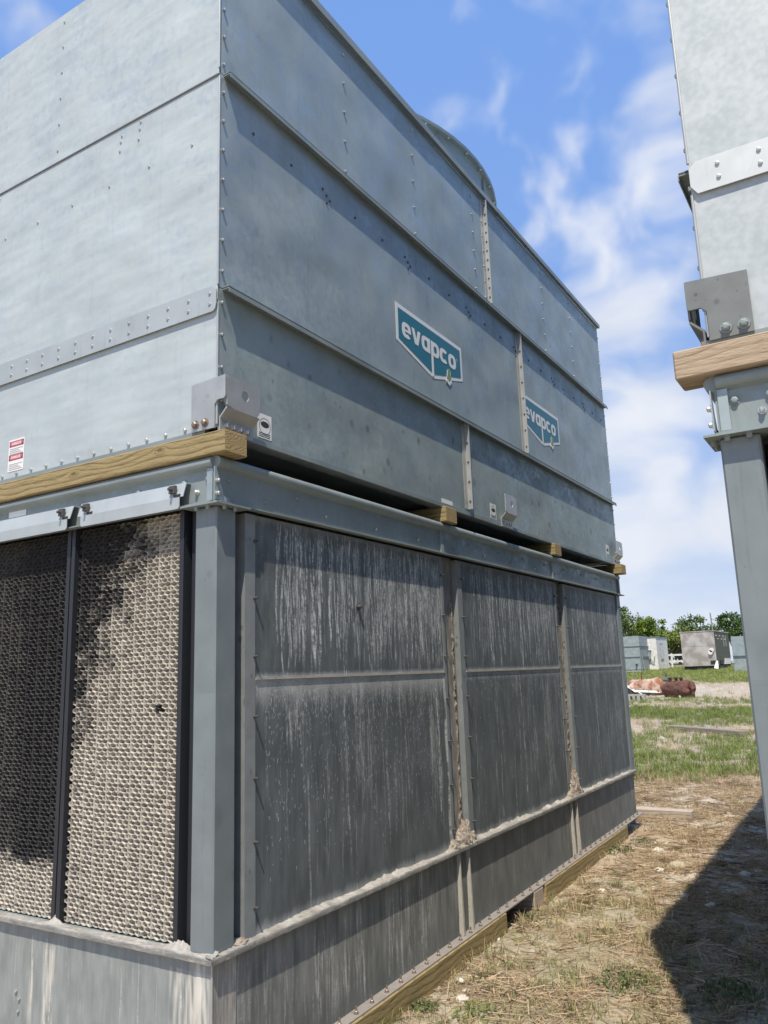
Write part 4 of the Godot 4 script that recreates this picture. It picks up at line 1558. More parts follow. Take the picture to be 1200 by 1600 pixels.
func make_timbers() -> void:
	var g := "timbers laid between the two halves of the towers"
	for q in [[-0.115, 0.015, 0.052, "yellow pine beam lying lengthwise under the casing, above the honeycomb front"], [-1.985, -1.845, 0.032, "short pine beam end poking out of the dark gap, nearest the corner with the lug"],
			[-3.79, -3.65, 0.032, "pine beam end poking out of the dark gap below the second logo"], [-5.47, -5.33, 0.075, "pine beam end at the far corner of the logo tower"]]:
		timber("timber_beam", Vector3(-W - 0.03, Y_BEAM_TOP, q[0]), Vector3(q[2], Y_BOT, q[1]), "pine_green", "pine_green_end", q[3], g)
	for q in [[-0.375, -0.245, "raw pale pine beam under the pale casing with its end sticking out"], [-2.2, -2.07, "raw pine beam deep in the gap of the pale tower"], [-4.0, -3.87, "raw pine beam further back in the gap of the pale tower"], [-5.73, -5.6, "raw pine beam at the back of the pale tower"]]:
		timber("timber_beam", Vector3(1.645, Y_BEAM_TOP, q[0]), Vector3(1.75 + W + 0.05, Y_BOT, q[1]), "pine_fresh", "pine_fresh_end", q[2], g)
	# skids on the ground
	g = "timbers under the basins"
	var t := atan(0.018)
	var skid := func(x0: float, x1: float, z0: float, z1: float, top: float, m: String, label: String) -> void:
		var zm := (z0 + z1) / 2
		var y := ground_y(0, zm)
		timber("timber_skid", Vector3(x0, y - 0.01, z1), Vector3(x1, base_y(zm) - top, z0), m, "pine_green_end", label, g, t, true)
	skid.call(-0.12, 0.036, 0.02, -2.36, 0.0, "pine_green_z", "long yellow treated skid under the near end of the streaked basin")
	skid.call(-0.12, 0.036, -2.99, -4.92, 0.0, "pine_green_z", "shorter treated skid under the far end of the streaked basin")
	skid.call(-W, -W + 0.13, 0.0, -L, 0.0, "pine_green_z", "treated skid under the hidden side of the streaked basin")
	skid.call(1.755, 1.88, -0.3, -L - 0.2, 0.0, "pine_green_z", "long treated skid under the near side of the clean basin")
	skid.call(1.75 + W - 0.13, 1.75 + W, -0.3, -L - 0.2, 0.0, "pine_green_z", "treated skid under the hidden side of the clean basin")
	var y := ground_y(0, -2.88)
	timber("timber_block", Vector3(-1.2, y - 0.01, -2.955), Vector3(0.03, base_y(-2.86) - 0.002, -2.80), "pine_grey", "pine_grey_end", "weathered pinkish timber block between the two treated skids", g)
	y = ground_y(0, -5.9)
	timber("timber_block", Vector3(-0.6, y - 0.01, -5.99), Vector3(0.36, y + 0.075, -5.86), "pine_grey", "pine_grey_end", "whitish weathered board sticking out past the far end of the basin", g)
	# old planks in the grass
	var b := MB.new()
	b.cbox(Vector3(-0.95, 0, -0.10), Vector3(0.95, 0.10, 0.10), 0.008)
	var o := solo("old_plank", b, mats.pine_old, "thick grey weathered plank lying in green grass", "plank", "", Vector3(-0.95, ground_y(0, -14.0) - 0.01, -13.9))
	o.rotation.y = -0.70
	b = MB.new()
	b.cbox(Vector3(-0.6, 0, -0.06), Vector3(0.6, 0.04, 0.06), 0.005)
	o = solo("old_plank", b, mats.pine_fresh, "thin pale board lying behind the thick grey plank", "plank", "", Vector3(-0.25, ground_y(0, -14.2) - 0.005, -14.35))
	o.rotation.y = -0.3


# ---------------------------------------------------------------- ground

func lines(dense0: float, dense1: float, step: float, lo: float, hi: float, grow: float) -> PackedFloat32Array:
	var a := []
	var x := dense0
	while x < dense1:
		a.append(x)
		x += step
	var s := step
	while x < hi:
		a.append(x)
		s *= grow
		x += s
	a.append(hi)
	x = dense0
	s = step
	var left := []
	while x > lo:
		s *= grow
		x -= s
		left.append(maxf(x, lo))
	left.reverse()
	return PackedFloat32Array(left + a)


var zone_n := FastNoiseLite.new()
var patch_n := FastNoiseLite.new()


# how green and how bare (pale stone) the yard is at a place
func zone(x: float, z: float) -> Vector2:
	var q := zone_n.get_noise_2d(x, z)
	var f := patch_n.get_noise_2d(x, z)
	var green := clampf(0.10 + q * 0.9 + f * 0.3, 0.0, 0.55)
	var bare := clampf(f * 1.1 + 0.02, 0.0, 0.5)
	# the lush strip beyond the tower
	var d := -z + x * 0.15
	green = maxf(green, clampf(1.15 - absf(d - 11.2) / 2.9 + q * 1.3, 0.0, 1.0) * clampf(0.72 + f * 1.3, 0.15, 1.0))
	green = maxf(green, clampf(1.0 - absf(d - 18.5) / 3.2 + q * 1.2, 0.0, 0.62))
	bare = maxf(bare, clampf(1.0 - absf(d - 29.0) / 6.0 + q * 1.3 + f * 0.7, 0.0, 1.0))
	if d > 31.0:
		green = maxf(green, clampf((d - 33.0) / 5.0 + q * 0.8, 0.0, 0.72))
		bare *= clampf((40.0 - d) / 5.0, 0.0, 1.0)
	if d < 7.0 and d > 0.0:
		green *= 0.8
	return Vector2(green, bare)


func make_ground() -> void:
	zone_n = noise(401, 0.22, 3)
	patch_n = noise(402, 1.1, 4)
	var hn := noise(403, 0.9, 4)
	var fn := noise(404, 7.0, 3)
	var xs := lines(-1.2, 3.0, 0.05, -420.0, 420.0, 1.09)
	var zs := lines(-9.0, 0.4, 0.05, -700.0, 120.0, 1.07)
	var p := PackedVector3Array()
	var c := PackedColorArray()
	var uv := PackedVector2Array()
	var sn := noise(405, 2.6, 4)
	for z in zs:
		for x in xs:
			var y := ground_y(x, maxf(z, -90.0))
			var near := clampf(1.0 - (absf(z + 5) - 12.0) / 40.0, 0.0, 1.0)
			y += (0.022 * hn.get_noise_2d(x, z) + 0.012 * fn.get_noise_2d(x, z)) * near
			p.append(Vector3(x, y, z))
			uv.append(Vector2(x, z))
			var q := zone(x, z)
			var soil := Color(0.385, 0.31, 0.228).lerp(Color(0.625, 0.545, 0.44), clampf(0.5 + sn.get_noise_2d(x, z), 0, 1))
			var cc := soil.lerp(Color(0.105, 0.130, 0.036), q.x * 0.85).lerp(Color(0.52, 0.47, 0.385), q.y * 0.85)
			c.append(cc)
	var b := MB.new()
	b.grid(p, zs.size(), xs.size(), c, uv)
	var gt := tile(1024, Color(0.60, 0.58, 0.55), Color(1.0, 1.0, 1.0), [[421, 0.012, 5, 1.0], [422, 0.08, 4, 1.2], [423, 0.25, 2, 0.8]], 1.9)
	var m := mat("yard", Color(1, 1, 1), 0.95, 0.0, gt, 0.0, gray(512, 430, 0.06, 5), 2.5)
	m.uv1_scale = Vector3(0.55, 0.55, 0.55)
	m.vertex_color_use_as_albedo = true
	var o := part("ground", b, m, self)
	tag(o, "dry tan yard of soil, straw and limestone chips with green patches", "ground", "", "structure")


func tuft(n: int, tall: float, spread: float, wide: float, lean: float, seed_: int) -> MB:
	var b := MB.new()
	var r := RandomNumberGenerator.new()
	r.seed = seed_
	for k in n:
		var a := r.randf() * TAU
		var d := Vector3(cos(a), 0, sin(a))
		var root := Vector3(r.randf_range(-1, 1), 0, r.randf_range(-1, 1)) * spread
		var h := tall * r.randf_range(0.45, 1.0)
		var l := lean * r.randf_range(0.4, 1.4)
		var side := d.cross(Vector3.UP).rotated(Vector3.UP, r.randf_range(-0.8, 0.8)) * wide * r.randf_range(0.6, 1.2) / 2
		var m := root + d * l * 0.35 + Vector3.UP * h * 0.62
		var t := root + d * l + Vector3.UP * h * r.randf_range(0.75, 1.0)
		var g := r.randf_range(0.75, 1.2)
		b.col = Color(g, g, g * 0.97)
		b.quad(root - side, root + side, m + side * 0.8, m - side * 0.8)
		b.tri(m - side * 0.8, m + side * 0.8, t)
	return b


func litter(n: int, seed_: int) -> MB:
	var b := MB.new()
	var r := RandomNumberGenerator.new()
	r.seed = seed_
	for k in n:
		var a := r.randf() * TAU
		var d := Vector3(cos(a), r.randf_range(-0.08, 0.22), sin(a))
		var c := Vector3(r.randf_range(-0.07, 0.07), r.randf_range(0.002, 0.016), r.randf_range(-0.07, 0.07))
		var l := r.randf_range(0.025, 0.075)
		var s := d.cross(Vector3.UP).normalized() * r.randf_range(0.0008, 0.0017)
		var g := r.randf_range(0.6, 1.25)
		b.col = Color(g, g * 0.97, g * 0.92)
		b.quad(c - d * l - s, c + d * l - s, c + d * l * 1.0 + s, c - d * l + s)
		var up := Vector3(0, s.length() * 1.5, 0)
		b.quad(c - d * l - up, c + d * l - up, c + d * l + up, c - d * l + up)
	return b


func leafy(n: int, size: float, spread: float, tall: float, seed_: int) -> MB:
	var b := MB.new()
	var r := RandomNumberGenerator.new()
	r.seed = seed_
	for k in n:
		var a := r.randf() * TAU
		var q := sqrt(r.randf()) * spread
		var c := Vector3(cos(a) * q, tall * r.randf_range(0.15, 1.0) * (1.0 - q / spread * 0.5), sin(a) * q)
		var u := Vector3(r.randf_range(-1, 1), r.randf_range(-0.3, 0.9), r.randf_range(-1, 1)).normalized() * size * r.randf_range(0.6, 1.2)
		var w := u.cross(Vector3(r.randf_range(-1, 1), 1, r.randf_range(-1, 1))).normalized() * size * 0.38
		var g := r.randf_range(0.6, 1.25)
		b.col = Color(g, g, g)
		b.quad(c - u, c + w, c + u, c - w)
	return b


func scatter(called: String, m: Mesh, places: Array, label: String, category: String) -> void:
	var mm := MultiMesh.new()
	mm.transform_format = MultiMesh.TRANSFORM_3D
	mm.use_colors = true
	mm.mesh = m
	mm.instance_count = places.size()
	for k in places.size():
		mm.set_instance_transform(k, places[k][0])
		mm.set_instance_color(k, places[k][1])
	var o := MultiMeshInstance3D.new()
	o.name = numbered(called)
	o.multimesh = mm
	add_child(o)
	tag(o, label, category, "", "stuff")


func free_spot(x: float, z: float) -> bool:
	if x < 0.02 and x > -W - 0.1 and z < 0.02 and z > -L - 0.02:
		return false
	if x > 1.76 and x < 1.75 + W and z < -0.28 and z > -L - 0.27:
		return false
	return true


func pose(r: RandomNumberGenerator, x: float, z: float, s: float, sy: float) -> Transform3D:
	var bs := Basis(Vector3.UP, r.randf() * TAU).scaled(Vector3(s, s * sy, s))
	return Transform3D(bs, Vector3(x, ground_y(x, z) - 0.004, z))


func make_cover() -> void:
	var gm := mat("grass", Color.WHITE, 0.8)
	gm.vertex_color_use_as_albedo = true
	gm.backlight_enabled = true
	gm.backlight = Color(0.25, 0.25, 0.12)
	var r := RandomNumberGenerator.new()
	r.seed = 4242
	var straw := func() -> Color:
		if r.randf() < 0.09:
			return Color(0.17, 0.125, 0.08).lerp(Color(0.30, 0.23, 0.15), r.randf())
		return Color(0.48, 0.37, 0.25).lerp(Color(0.72, 0.61, 0.46), r.randf()) * r.randf_range(0.7, 1.1)
	var green := func() -> Color:
		return Color(0.11, 0.165, 0.028).lerp(Color(0.24, 0.29, 0.075), r.randf())
	var dry := [[], []]
	var lit := [[], []]
	var grn := [[], []]
	# near part of the aisle
	for k in 15000:
		var x := r.randf_range(-0.9, 3.4)
		var z := 0.6 - pow(r.randf(), 1.15) * 9.5
		if not free_spot(x, z):
			continue
		var q := zone(x, z)
		if r.randf() < q.y * 0.75:
			continue
		var f := r.randf()
		if f < 0.38:
			lit[k % 2].append([pose(r, x, z, r.randf_range(0.7, 1.5), 1.0), straw.call()])
		elif f < 0.46 + 0.34 * (1.0 - q.x):
			if patch_n.get_noise_2d(x * 1.7 + 30, z * 1.7) > -0.12:
				dry[k % 2].append([pose(r, x, z, r.randf_range(0.35, 0.95), 1.0), straw.call() * Color(0.9, 0.84, 0.76)])
		elif r.randf() < q.x * 2.2 + 0.10:
			grn[k % 2].append([pose(r, x, z, r.randf_range(0.35, 0.9), 0.8), green.call().lerp(straw.call(), 0.25)])
	# the green strip and what lies beyond
	for k in 26000:
		var d := 8.0 + pow(r.randf(), 1.25) * 17.0
		var z := -d
		var x := r.randf_range(-4.0 - d * 0.12, 3.5)
		if not free_spot(x, z):
			continue
		var q := zone(x, z)
		if r.randf() < q.y * 0.8:
			continue
		if r.randf() < q.x * 1.7:
			grn[k % 2].append([pose(r, x, z, r.randf_range(0.6, 1.4), 0.85), green.call()])
		elif r.randf() < 0.6:
			dry[k % 2].append([pose(r, x, z, r.randf_range(0.5, 1.2), 0.7), straw.call()])
	for k in 16000:
		var d := 25.0 + r.randf() * 42.0
		var z := -d
		var x := r.randf_range(-d * 0.36 - 2.0, 4.0)
		var q := zone(x, z)
		if r.randf() < q.y:
			continue
		if r.randf() < q.x * 1.2:
			grn[k % 2].append([pose(r, x, z, r.randf_range(1.2, 2.4), 0.7), green.call() * Color(1.25, 1.2, 1.1)])
		elif r.randf() < 0.4:
			dry[k % 2].append([pose(r, x, z, r.randf_range(1.2, 2.2), 0.5), straw.call()])
	for j in 2:
		scatter("dry_grass", tuft(11, 0.13, 0.03, 0.0030, 0.075, 600 + j).mesh(gm), dry[j], "straw coloured dry grass standing in thin tufts", "grass")
		scatter("straw_litter", litter(12, 610 + j).mesh(gm), lit[j], "broken straw lying flat on the soil", "straw")
		scatter("green_grass", tuft(14, 0.14, 0.05, 0.0042, 0.07, 620 + j).mesh(gm), grn[j], "short green grass growing in patches", "grass")
	# broad-leaved weeds
	var weeds := [[0.34, -1.30, 0.11, "bright green clover clump beside the chalky white stone"], [0.85, -1.90, 0.16, "dull green weed clump at the edge of the tower's shadow"], [0.10, -4.42, 0.13, "green weed growing against the far treated skid"],
		[0.06, -2.63, 0.08, "small green weed in the gap between skids"], [0.08, -1.28, 0.07, "small green weed against the near treated skid"], [1.28, -1.97, 0.14, "dark green weed clump inside the tower's shadow"], [0.20, -4.75, 0.12, "green weed beside the whitish weathered board"]]
	for k in weeds.size():
		var wd: Array = weeds[k]
		var b := leafy(150, 0.011 + 0.004 * (k % 3), wd[2], wd[2] * 0.62, 640 + k)
		for e in 26:
			var a := r.randf() * TAU
			var q : float = sqrt(r.randf()) * wd[2] * 0.7
			b.col = Color.WHITE
			b.rod(Vector3(cos(a) * q * 0.4, 0, sin(a) * q * 0.4), Vector3(cos(a) * q, wd[2] * r.randf_range(0.35, 0.75), sin(a) * q), 0.0012, 3, 0.0006, false)
		var m: StandardMaterial3D = mats.grass.duplicate()
		m.albedo_color = (Color(0.13, 0.20, 0.035) if k == 0 else Color(0.10, 0.14, 0.045)).linear_to_srgb()
		solo("weed", b, m, wd[3], "weed", "broad-leaved weeds in the aisle", Vector3(wd[0], ground_y(0, wd[1]) - 0.006, wd[1]))
	# limestone: chips as one scatter, the bigger stones one by one
	var chalk := mat("limestone", Color.WHITE, 0.95, 0.0, null, 5.0, shared.fine, 0.8)
	chalk.vertex_color_use_as_albedo = true
	var chips := []
	for k in 9000:
		var far := r.randf() < 0.45
		var z := -r.randf_range(9.0, 36.0) if far else 0.5 - r.randf() * 9.5
		var x := r.randf_range(-3.5 + z * 0.2, 3.2) if far else r.randf_range(-0.6, 3.0)
		if not free_spot(x, z):
			continue
		var q := zone(x, z)
		if r.randf() > 0.4 + q.y * 1.6:
			continue
		var s := r.randf_range(0.005, 0.019) * (1.0 + (1.6 if far else 0.0)) * (1.0 if r.randf() < 0.93 else 1.8)
		var g := r.randf_range(0.7, 1.1)
		chips.append([pose(r, x, z, s, r.randf_range(0.5, 0.9)), Color(0.50 * g, 0.455 * g, 0.38 * g)])
	scatter("stone_chips", rock(700, 6, 5).mesh(chalk), chips, "pale limestone chips scattered over the soil", "stones")
	var rocks := [[0.21, -1.42, 0.024, "chalky white stone beside the bright clover clump"], [0.18, -1.52, 0.014, "small cream stone touching the chalky white stone"], [0.02, -2.23, 0.020, "white stone lying against the end of the near skid"], [0.59, -4.16, 0.036, "rounded cream stone in the sunlit middle of the aisle"],
		[0.97, -3.29, 0.022, "flat bright stone in the shadow of the pale tower"], [0.78, -3.45, 0.018, "small white stone on the edge of the shadow"], [1.06, -4.07, 0.030, "ragged white stone near the clean basin"], [1.12, -4.2, 0.022, "white stone next to the ragged one near the clean basin"],
		[0.36, -4.55, 0.030, "pale stone lying near the weed at the far skid"], [0.50, -4.0, 0.022, "small pale stone beside the rounded cream stone"], [0.28, -3.35, 0.018, "flat tan stone on the dry straw"], [0.10, -1.62, 0.016, "cream stone close to the near treated skid"]]
	for k in rocks.size():
		var q: Array = rocks[k]
		var b := rock(710 + k, 12, 8)
		for e in b.v.size():
			b.v[e] *= q[2] * 1.25
			b.c[e] = Color(0.68, 0.65, 0.58) if k != 3 else Color(0.50, 0.44, 0.33)
		solo("stone", b, chalk, q[3], "stone", "bigger limestones in the aisle", Vector3(q[0], ground_y(0, q[1]) + q[2] * 0.25, q[1]))


func rock(seed_: int, nu: int, nv: int) -> MB:
	var n := noise(seed_, 0.9, 3)
	var p := PackedVector3Array()
	for i in nu + 1:
		var a := TAU * (i % nu) / nu
		for j in nv:
			var e := -PI / 2 + PI * j / (nv - 1.0)
			var d := Vector3(cos(a) * cos(e), sin(e), sin(a) * cos(e))
			var q := d * (1.0 + 0.55 * n.get_noise_3d(d.x, d.y, d.z))
			p.append(Vector3(q.x * 1.25, q.y * 0.75, q.z))
	var b := MB.new()
	b.grid(p, nu + 1, nv)
	return b


# ---------------------------------------------------------------- the far side of the yard

# where a column of the photograph meets the plane z, on the ground
func spot(px: float, z: float, py := 1042.0) -> Vector3:
	var d := dir_of(px, py)
	var t := (z - 2.197) / d.z
	var x := 2.0834 + d.x * t
	return Vector3(x, ground_y(x, z), z)


func high(py: float, px: float, z: float) -> float:
	var d := dir_of(px, py)
	return 1.48 + d.y * (z - 2.197) / d.z


func make_background() -> void:
	var white := mat("white_paint", Color(0.84, 0.84, 0.82), 0.5, 0.0, tile(256, Color(0.8, 0.8, 0.78), Color(1, 1, 1), [[801, 0.02, 4, 1.0]], 1.6), 0.5)
	var bluegrey := mat("bluegrey_sheet", Color(0.36, 0.42, 0.43), 0.6, 0.2, white.albedo_texture, 0.5)
	var stainless := mat("stainless", Color(0.56, 0.53, 0.50), 0.55, 0.3, tile(256, Color(0.66, 0.64, 0.60), Color(1, 1, 1), [[803, 0.012, 4, 1.0]], 2.4), 0.35)
	var olive := mat("olive_sheet", Color(0.10, 0.105, 0.075), 0.7, 0.1, white.albedo_texture, 0.6)
	var rust := mat("rust", Color.WHITE, 0.9, 0.0, tile(256, Color(0.065, 0.032, 0.025), Color(0.19, 0.085, 0.062), [[805, 0.03, 4, 1.0], [806, 0.1, 3, 0.6]], 2.2), 1.2)
	var flaked := mat("flaked_paint", Color.WHITE, 0.9, 0.0, tile(256, Color(0.26, 0.09, 0.045), Color(0.50, 0.42, 0.34), [[807, 0.012, 4, 1.2], [808, 0.08, 3, 0.5]], 4.0), 0.9)
	# stainless walk-in unit
	var z := -56.9
	var a := spot(1068, z)
	var e := spot(1121, z)
	var top := high(987, 1095, z)
	var o := thing("equipment_enclosure", "big dented stainless enclosure with an olive side and two round vents", "enclosure", Vector3(a.x, a.y, z))
	var w := e.x - a.x
	var h := top - a.y
	var b := MB.new()
	b.box(0, w, 0.28, h * 0.62, -0.04, 0); b.box(0.0, w, h * 0.625, h, -0.04, 0.0)
	part("front_wall", b, stainless, o)
	b = MB.new()
	b.box(-0.03, w + 0.03, h, h + 0.05, -6.0, 0.03)
	part("roof", b, stainless, o)
	b = MB.new()
	b.box(w - 0.04, w, 0.9, h, -6.0, -0.045); b.box(w - 0.04, w, 0.28, 0.9, -1.2, -0.045); b.box(w - 0.04, w, 0.62, 0.9, -6.0, -1.2)
	part("side_wall", b, olive, o)
	b = MB.new()
	b.box(0, 0.04, 0.28, h, -6.0, -0.045); b.box(0.04, w - 0.045, 0.28, h, -6.0, -5.95)
	part("back_wall", b, olive, o)
	b = MB.new()
	b.box(0.05, w - 0.05, 0, 0.279, -5.9, -0.1)
	part("base", b, mats.black, o)
	for q in [Vector2(0.80, 0.47), Vector2(0.76, 0.41)]:
		b = MB.new()
		b.rod(Vector3(w * q.x + 0.2, h * q.y + 0.1, 0), Vector3(w * q.x + 0.2, h * q.y + 0.1, 0.12), 0.15, 18)
		part("round_vent", b, white, o)
	b = MB.new()
	b.box(w * 0.82, w - 0.02, 0.36, 0.62, 0.001, 0.012)
	part("opening", b, mats.black, o)
	b = MB.new()
	b.slab([Vector3(w - 0.02, 0.6, 0.05), Vector3(w - 0.16, 0.12, 0.35), Vector3(w + 0.12, 0.05, 0.35), Vector3(w + 0.08, 0.6, 0.05)], Vector3(0, -0.02, -0.02))
	part("loose_flap", b, white, o)
	for k in 6:
		b = MB.new()
		b.box(w + 0.001, w + 0.03, h * (0.80 if k % 2 else 0.88), h * (0.80 if k % 2 else 0.88) + 0.06, -0.8 - 0.7 * k, -0.6 - 0.7 * k)
		part("latch", b, white, o)
	for k in 2:
		b = MB.new()
		b.box(w + 0.001, w + 0.04, h * 0.62, h * 0.92, -3.6 - 0.9 * k, -3.45 - 0.9 * k)
		part("conduit", b, mats.galv_dull, o)
	b = MB.new()
	b.box(w - 0.3, w + 0.05, 0.35, 0.75, -5.6, -3.2)
	part("side_cabinet", b, white, o)
	# white unit with a switch box
	z = -60.5
	a = spot(1006, z); e = spot(1029, z)
	h = high(996, 1020, z) - a.y
	w = e.x - a.x
	o = thing("air_handler", "white sheet metal unit with a grey switch box on its front", "enclosure", a)
	b = MB.new(); b.cbox(Vector3(0, 0.42, -3.6), Vector3(w, h, 0), 0.02); part("body", b, white, o)
	b = MB.new(); b.box(-0.02, w + 0.02, 0.0, 0.415, -3.62, 0.02); part("base", b, white, o)
	b = MB.new(); b.box(-0.04, w + 0.04, h + 0.002, h + 0.05, -3.64, 0.04); part("roof", b, mats.galv_dull, o)
	b = MB.new(); b.box(0.15, 0.62, h * 0.34, h * 0.60, 0.001, 0.2); var sb := part("switch_box", b, mats.galv, o)
	b = MB.new(); b.box(0.10, 0.68, h * 0.60 + 0.001, h * 0.60 + 0.03, 0.001, 0.24); part("hood", b, mats.galv_dull, sb)
	b = MB.new(); b.box(0.3, 0.45, h * 0.42, h * 0.52, 0.201, 0.21); part("door_label", b, white, sb)
	b = MB.new(); b.rod(Vector3(0.55, h * 0.34, 0.1), Vector3(0.8, h * 0.22, 0.1), 0.03, 8); b.rod(Vector3(0.8, h * 0.22, 0.1), Vector3(0.88, h * 0.42, 0.06), 0.03, 8); part("conduit", b, mats.galv_dull, o)
	b = MB.new(); b.box(0.02, 0.55, h * 0.66, h * 0.93, 0.001, 0.02); part("door", b, white, o)
	b = MB.new(); b.box(w + 0.001, w + 0.03, h * 0.30, h * 0.82, -1.9, -1.0); var ac := part("access_hatch", b, bluegrey, o)
	b = MB.new(); b.box(w + 0.031, w + 0.04, h * 0.34, h * 0.78, -1.8, -1.1); part("hatch_panel", b, white, ac)
	# blue-grey tower section
	z = -58.0
	a = spot(925, z); e = spot(1002, z)
	w = e.x - a.x
	h = high(994, 988, z) - a.y
	o = thing("cooling_unit", "pale blue grey sheet metal unit in three tiers, partly behind the logo tower", "enclosure", a)
	for k in 3:
		b = MB.new()
		b.box(0, w, h * [0.06, 0.42, 0.72][k], h * [0.415, 0.715, 1.0][k], -2.6, 0)
		part("tier_panel", b, bluegrey, o)
	for y in [0.4175, 0.7175]:
		b = MB.new(); b.box(-0.02, w + 0.05, h * y - 0.02, h * y + 0.02, -2.6, 0.05); part("ledge", b, mats.galv_dull, o)
	b = MB.new(); b.box(0.02, w - 0.02, -0.05, h * 0.0595, -2.5, -0.02); part("skid", b, mats.galv_dull, o)
	b = MB.new(); b.rod(Vector3(w + 0.08, 0, 0.03), Vector3(w + 0.02, h * 0.45, 0.03), 0.04, 8); b.rod(Vector3(w + 0.28, 0, 0.03), Vector3(w + 0.14, h * 0.42, 0.03), 0.04, 8); part("leg", b, mats.galv_dull, o)
	b = MB.new(); b.rod(Vector3(w - 0.3, h * 0.19, 0), Vector3(w - 0.3, h * 0.19, 0.15), 0.07, 12); part("valve", b, mats.black, o)
	# second pale unit behind the clean basin
	z = -51.0
	a = spot(1147, z); e = spot(1230, z)
	w = e.x - a.x
	h = high(994, 1155, z) - a.y
	o = thing("cooling_unit", "pale grey two tier unit standing beside the olive enclosure side", "enclosure", a)
	b = MB.new(); b.box(0, w, h * 0.46, h, -2.5, 0); part("tier_panel", b, mats.galv, o)
	b = MB.new(); b.box(0, w, 0, h * 0.44, -2.5, -0.02); part("tier_panel", b, bluegrey, o)
	b = MB.new(); b.box(-0.04, w, h * 0.4405, h * 0.4595, -2.5, 0.06); part("ledge", b, mats.galv_dull, o)
	b = MB.new(); b.rod(Vector3(0.02, h * 0.25, 0), Vector3(-0.12, h * 0.25, 0.06), 0.1, 10); part("valve", b, mats.galv_dull, o)
	# white rail fence
	z = -66.0
	o = thing("rail_fence", "low white two rail fence between the enclosures", "fence", spot(1030, z))
	var f0 := spot(1030, z).x
	var f1 := spot(1095, z).x
	for y in [0.45, 0.95]:
		b = MB.new(); b.box(0, f1 - f0, y, y + 0.14, -0.04, 0.0); part("rail", b, white, o)
	for k in 4:
		b = MB.new(); b.box((f1 - f0) * k / 3.0 - 0.06, (f1 - f0) * k / 3.0 + 0.06, 0, 1.15, 0.001, 0.1); part("post", b, white, o)
	# mast
	z = -70.0
	a = spot(1122, z)
	b = MB.new()
	b.rod(Vector3.ZERO, Vector3(-0.15, high(957, 1120, z) - a.y, 0), 0.07, 8, 0.05)
	solo("antenna_mast", b, mats.galv_dull, "thin grey mast rising behind the stainless enclosure", "mast", "", a)
	# rusty tanks
	var p := PackedVector3Array()
	var rust_tank := func(len_: float, rad: float, dish: float) -> MB:
		var m := MB.new()
		var pts := PackedVector3Array()
		var prof := []
		for k in 9:
			var t := PI / 2 * k / 8.0
			prof.append(Vector2(-len_ / 2 + dish * (1 - sin(t)) - dish, sin(t) * rad) if false else Vector2(-len_ / 2 - dish * cos(t), rad * sin(t)))
		prof.append(Vector2(-len_ * 0.2, rad)); prof.append(Vector2(-len_ * 0.19, rad * 1.04)); prof.append(Vector2(-len_ * 0.17, rad * 1.04)); prof.append(Vector2(-len_ * 0.16, rad)); prof.append(Vector2(len_ * 0.2, rad))
		for k in 9:
			var t := PI / 2 * (8 - k) / 8.0
			prof.append(Vector2(len_ / 2 + dish * cos(t), rad * sin(t)))
		for q in prof:
			for k in 33:
				var t := TAU * k / 32
				var dent := 1.0 + 0.09 * sin(3.0 * t + q.x * 6.0) + 0.07 * sin(7.0 * t - q.x * 11.0) + 0.05 * sin(q.x * 17.0 + t)
				pts.append(Vector3(q.x + 0.03 * sin(4.0 * t), cos(t) * q.y * dent, sin(t) * q.y * dent))
		m.grid(pts, prof.size(), 33)
		return m
	z = -25.2
	a = spot(1060, z, 1078)
	o = thing("rusty_tank", "dark rusty pressure tank with nozzles lying on pale gravel", "tank", Vector3(a.x, ground_y(a.x, z) + 0.25, z))
	o.rotation.y = -0.62
	part("shell", rust_tank.call(0.95, 0.27, 0.10), rust, o)
	for q in [-0.28, 0.0, 0.22]:
		b = MB.new(); b.rod(Vector3(q, 0.2, 0.0), Vector3(q - 0.02, 0.36, 0.04), 0.05, 10); b.rod(Vector3(q - 0.02, 0.36, 0.04), Vector3(q - 0.022, 0.385, 0.045), 0.08, 10); part("nozzle", b, rust, o)
	b = MB.new(); b.slab([Vector3(0.48, 0.10, 0.10), Vector3(0.70, 0.05, 0.12), Vector3(0.64, 0.27, 0.10)], Vector3(0, 0, -0.03)); part("torn_bracket", b, rust, o)
	b = MB.new(); b.rod(Vector3(0.25, -0.2, 0.2), Vector3(0.42, -0.24, 0.34), 0.03, 8); part("leg", b, white, o)
	z = -26.9
	a = spot(1010, z, 1078)
	o = thing("rusty_tank", "orange and cream flaking tank half sunk beside the dark rusty one", "tank", Vector3(a.x, ground_y(a.x, z) + 0.20, z))
	o.rotation.y = 0.10
	part("shell", rust_tank.call(0.86, 0.34, 0.20), flaked, o)
	b = MB.new(); b.box(-0.62, -0.3, -0.19, 0.02, 0.2, 0.36); b.box(-0.3, 0.15, -0.19, -0.06, 0.3, 0.38); part("saddle", b, mats.black, o)
	b = MB.new(); b.slab([Vector3(-0.62, 0.12, 0.34), Vector3(-0.34, -0.08, 0.40), Vector3(0.5, -0.12, 0.38), Vector3(0.5, -0.06, 0.36), Vector3(-0.3, -0.02, 0.37), Vector3(-0.58, 0.16, 0.33)], Vector3(0, 0, -0.03)); part("bent_strap", b, white, o)
	b = MB.new(); b.rod(Vector3(-0.12, 0.30, 0), Vector3(-0.12, 0.52, 0), 0.018, 8); part("stem", b, rust, o)
	b = MB.new(); b.rod(Vector3(-0.2, -0.1, 0.4), Vector3(-0.02, -0.2, 0.46), 0.02, 6); part("rod", b, white, o)
	# hydrant-like standpipe
	z = -30.5
	a = spot(1042, z, 1075)
	o = thing("standpipe", "thin grey standpipe with a valve behind the rusty tanks", "pipe", a)
